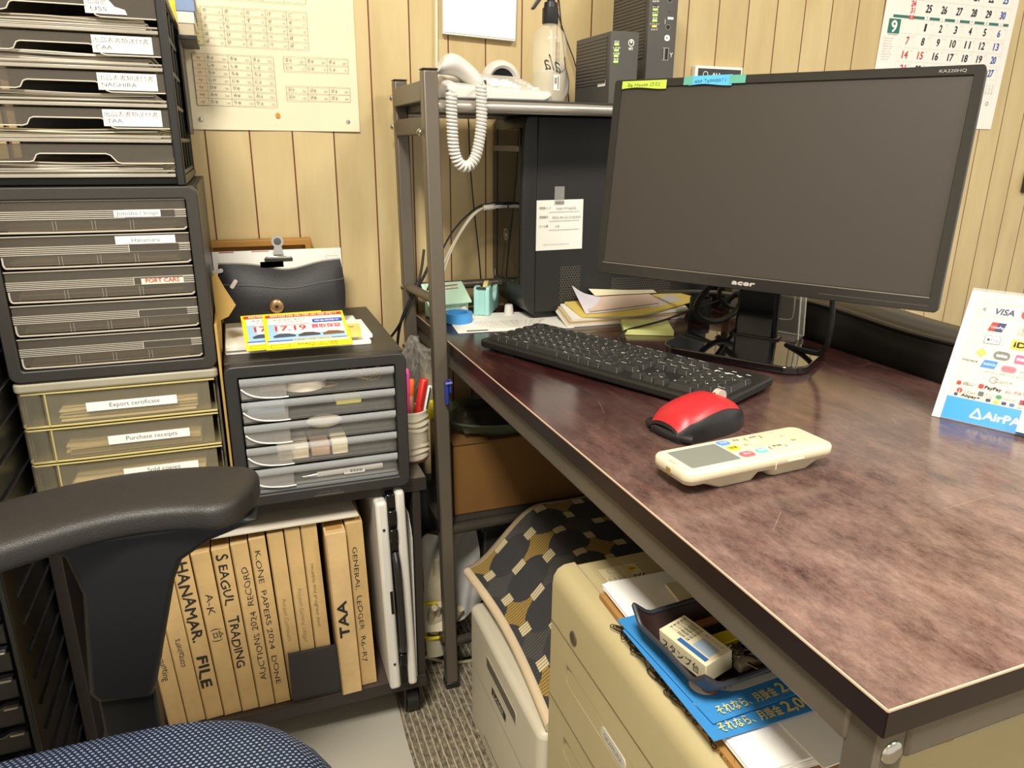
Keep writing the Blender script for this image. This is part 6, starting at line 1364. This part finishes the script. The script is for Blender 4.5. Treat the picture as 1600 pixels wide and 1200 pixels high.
# tray pouch with odds and ends
tp = thing('leather_tray', 'open dark brown leather tray holding odds and ends on the leaflets', 'tray', (.42, .52, ZP+.03))
LT = mat('#33231f', .45, var=.1); LTO = mat('#33353c', .5, var=.05)
TPM = T(.348, .572, ZP+.031) @ RZ(-87)
def trf(u, v, off=0):
    x = .118*u; y = .150*v; ed = max(abs(2*u-1), abs(2*v-1)); r = max(0, (ed-.62)/.38); cor = min(abs(2*u-1), abs(2*v-1))
    z = .024*r**1.5*(1-.10*cor) + .016*max(0, cor-.75)/.25*r
    return TPM @ Vector((x, y, z+off))
bm = B(); grid(bm, lambda u, v: trf(u, v), 28, 28); obj('lining', bm, LT, tp, smooth=True)
bm = B(); grid(bm, lambda u, v: trf(u, v, -.0028), 28, 28); obj('outside', bm, LTO, tp, smooth=True)
rim = [trf(i/20, 0) for i in range(21)]+[trf(1, i/20) for i in range(1, 21)]+[trf(1-i/20, 1) for i in range(1, 21)]+[trf(0, 1-i/20) for i in range(1, 21)]
obj('rim', tube(B(), [p-Vector((0, 0, .0012)) for p in rim], .0026, 8), LTO, tp, smooth=True)
ib = thing('ink_box', 'small cream printed box leaning on the edge of the leather tray', 'box', M=TPM @ T(.036, .010, .008) @ RZ(8) @ RX(8))
IM = MT[ib]; obj('carton', box(B(), 0, .064, 0, .034, 0, .022, IM), mat('#dcd2b0', .6, var=.03), ib, bevel=.0008)
a = Art(); a.rect(.022, .003, .060, .008, mat('#2f5f9c', .5, var=0)); a.rect(.036, .010, .058, .024, mat('#9fb4c8', .5, var=0)); [a.text('黒インク 取扱説明 注意', .004, .028-.0045*i, .0026, INK, w=.026) for i in range(5)]; a.text('カートリッジ', .034, .027, .003, INK, w=.024); a.obj('print', ib, IM @ T(0, 0, .022))
a = Art(); a.text('スタンプ台', .005, .006, .008, INK, w=.05); a.obj('side_print', ib, IM @ FS())
def item(name, lab, cat, x0, x1, y0, y1, z0, z1, col, bev=.002, rz=0):
    M = TPM @ T(0, 0, 0) @ T((x0+x1)/2, (y0+y1)/2, 0) @ RZ(rz) @ T(-(x0+x1)/2, -(y0+y1)/2, 0)
    return solo(name, box(B(), x0, x1, y0, y1, z0, z1, M), mat(col, .45, var=.05), lab, cat, bevel=bev)
item('wooden_seal', 'brown wooden seal stamp lying in the leather tray', 'stamp', .022, .036, .05, .13, .004, .018, '#8a5a36', .005, 3)
item('yellow_box', 'flat yellow box lying in the leather tray', 'box', .052, .068, .050, .135, .010, .020, '#d2c021', .001, 2)
item('black_case', 'narrow black case lying in the leather tray', 'case', .038, .051, .046, .13, .004, .019, '#17161a', .002, 2)
item('cream_eraser', 'pale stubby eraser lying in the leather tray', 'eraser', .084, .096, .06, .092, .004, .014, '#b9b09c', .003, 6)
ky = thing('key_bunch', 'bunch of metal keys lying in the leather tray', 'keys', M=TPM @ T(.08, .065, .006))
KMx = MT[ky]
obj('ring', tube(B(), [KMx @ Vector((.009*math.cos(t*PI/10), .009*math.sin(t*PI/10), .009+.003*math.sin(t))) for t in range(21)], .0011, 6), STEEL, ky, smooth=True)
for i in range(4):
    bm = B(); prism(bm, [(0, -.004), (.008, -.005), (.010, -.002), (.028, -.0015), (.028, .0015), (.010, .002), (.008, .005), (0, .004)], .0016, KMx @ T(0, 0, .006+.002*i) @ RZ(20+32*i)); obj('key', bm, STEEL, ky, bevel=.0003)
# storage case at the near end, right
sc_ = thing('storage_case', 'beige plastic case lying on the far part of the pedestal', 'case', (.70, .48, ZP))
SCM = T(.548, .388, ZP) @ RZ(4)
obj('lower_half', box(B(), 0, .24, 0, .28, 0, .024, SCM), mat('#a9a184', .45), sc_, bevel=.003); obj('lid', box(B(), 0, .24, 0, .28, .0255, .085, SCM), mat('#b3ab8f', .45), sc_, bevel=.006, seg=3)
solo('black_file', box(B(), .50, .546, .388, .50, ZP, ZP+.03), mat('#1c1a17', .5), 'black file with a yellow edge between papers and beige case', 'file', bevel=.002)

# bag and gloves hanging behind the left post
bg = B(); grid(bg, lambda u, v: Vector((.283+.112*u+.012*v*u, 1.262+.04*math.sin(PI*u)**.6*math.sin(PI*min(1, v*.9+.1))+.008*math.sin(u*15+v*8), .315-.16*v-.05*math.sin(PI*u)*v+.008*math.sin(u*13)*v)), 30, 26)
for f in list(bg.faces): pass
solo('carrier_bag', bg, clear('#d5d2cd', .75, .3), 'whitish thin plastic carrier bag hanging behind the left rack post', 'bag', smooth=True)
solo('dark_bag', sphere(B(), (.315, 1.335, .345), .045, (1.0, .6, 1.3), 18), mat('#23211f', .5, var=.1), 'dark grey cloth bag hanging above the white carrier bag', 'bag', smooth=True)
def glove(label, c, rz, tilt, flip=1):
    M = T(*c) @ RZ(rz) @ RX(tilt); t = thing('work_glove', label, 'glove', group='work gloves hanging behind the post', M=M)
    KN = mat('#c9bd9f', .9, var=.1, bmp=.6, bscale=700)
    bm = B(); grid(bm, lambda u, v: M @ Vector(((.026+.006*u)*math.cos(2*PI*v), (.013)*math.sin(2*PI*v), -.045+.055*u)), 8, 20); obj('cuff', bm, mat('#dcd3b4', .9, var=.06, bmp=.8, bscale=500), t, smooth=True)
    obj('yellow_hem', tube(B(), [M @ Vector((.0325*math.cos(2*PI*k/20), .0145*math.sin(2*PI*k/20), .010)) for k in range(21)], .0035, 8), mat('#ecd90e', .8), t, smooth=True)
    bm = B(); sphere(bm, (0, 0, .036), .030, (1, .45, 1.1), 18); bm.transform(M); obj('palm', bm, KN, t, smooth=True)
    for i in range(4): obj('finger', tube(B(), [M @ Vector((-.020+.0135*i, 0, .050)), M @ Vector((-.022+.0145*i, -.004, .078)), M @ Vector((-.021+.0140*i, -.014, .098-.004*abs(i-1.5)))], lambda q: .0085-.002*q, 10, smooth_path=1), KN, t, smooth=True)
    obj('thumb', tube(B(), [M @ Vector((.024*flip, 0, .030)), M @ Vector((.038*flip, -.006, .050)), M @ Vector((.040*flip, -.010, .064))], lambda q: .0095-.002*q, 10, smooth_path=1), KN, t, smooth=True)
glove('grey-white knitted work glove with a yellow hem, hanging lower', (.313, 1.262, .085), 10, 8)
glove('grey-white knitted work glove crumpled above the yellow-hemmed one', (.308, 1.268, .148), -12, -30, -1)
cable('beige cord lying on the carpet behind the left post', [(.27, 1.33, .004), (.30, 1.30, .004), (.34, 1.27, .004), (.38, 1.262, .004), (.44, 1.262, .004)], .0035, '#cfc4a6')
# clear chair mat
mt = B(); prism(mt, [(-.75, .15), (.20, .15), (.205, 1.10), (.21, 1.235), (-.75, 1.235)], .002, T(0, 0, .0006)); solo('floor_mat', mt, clear('#c4bfb1', .82, .3), 'translucent grey plastic mat on the carpet under the chair', 'mat')
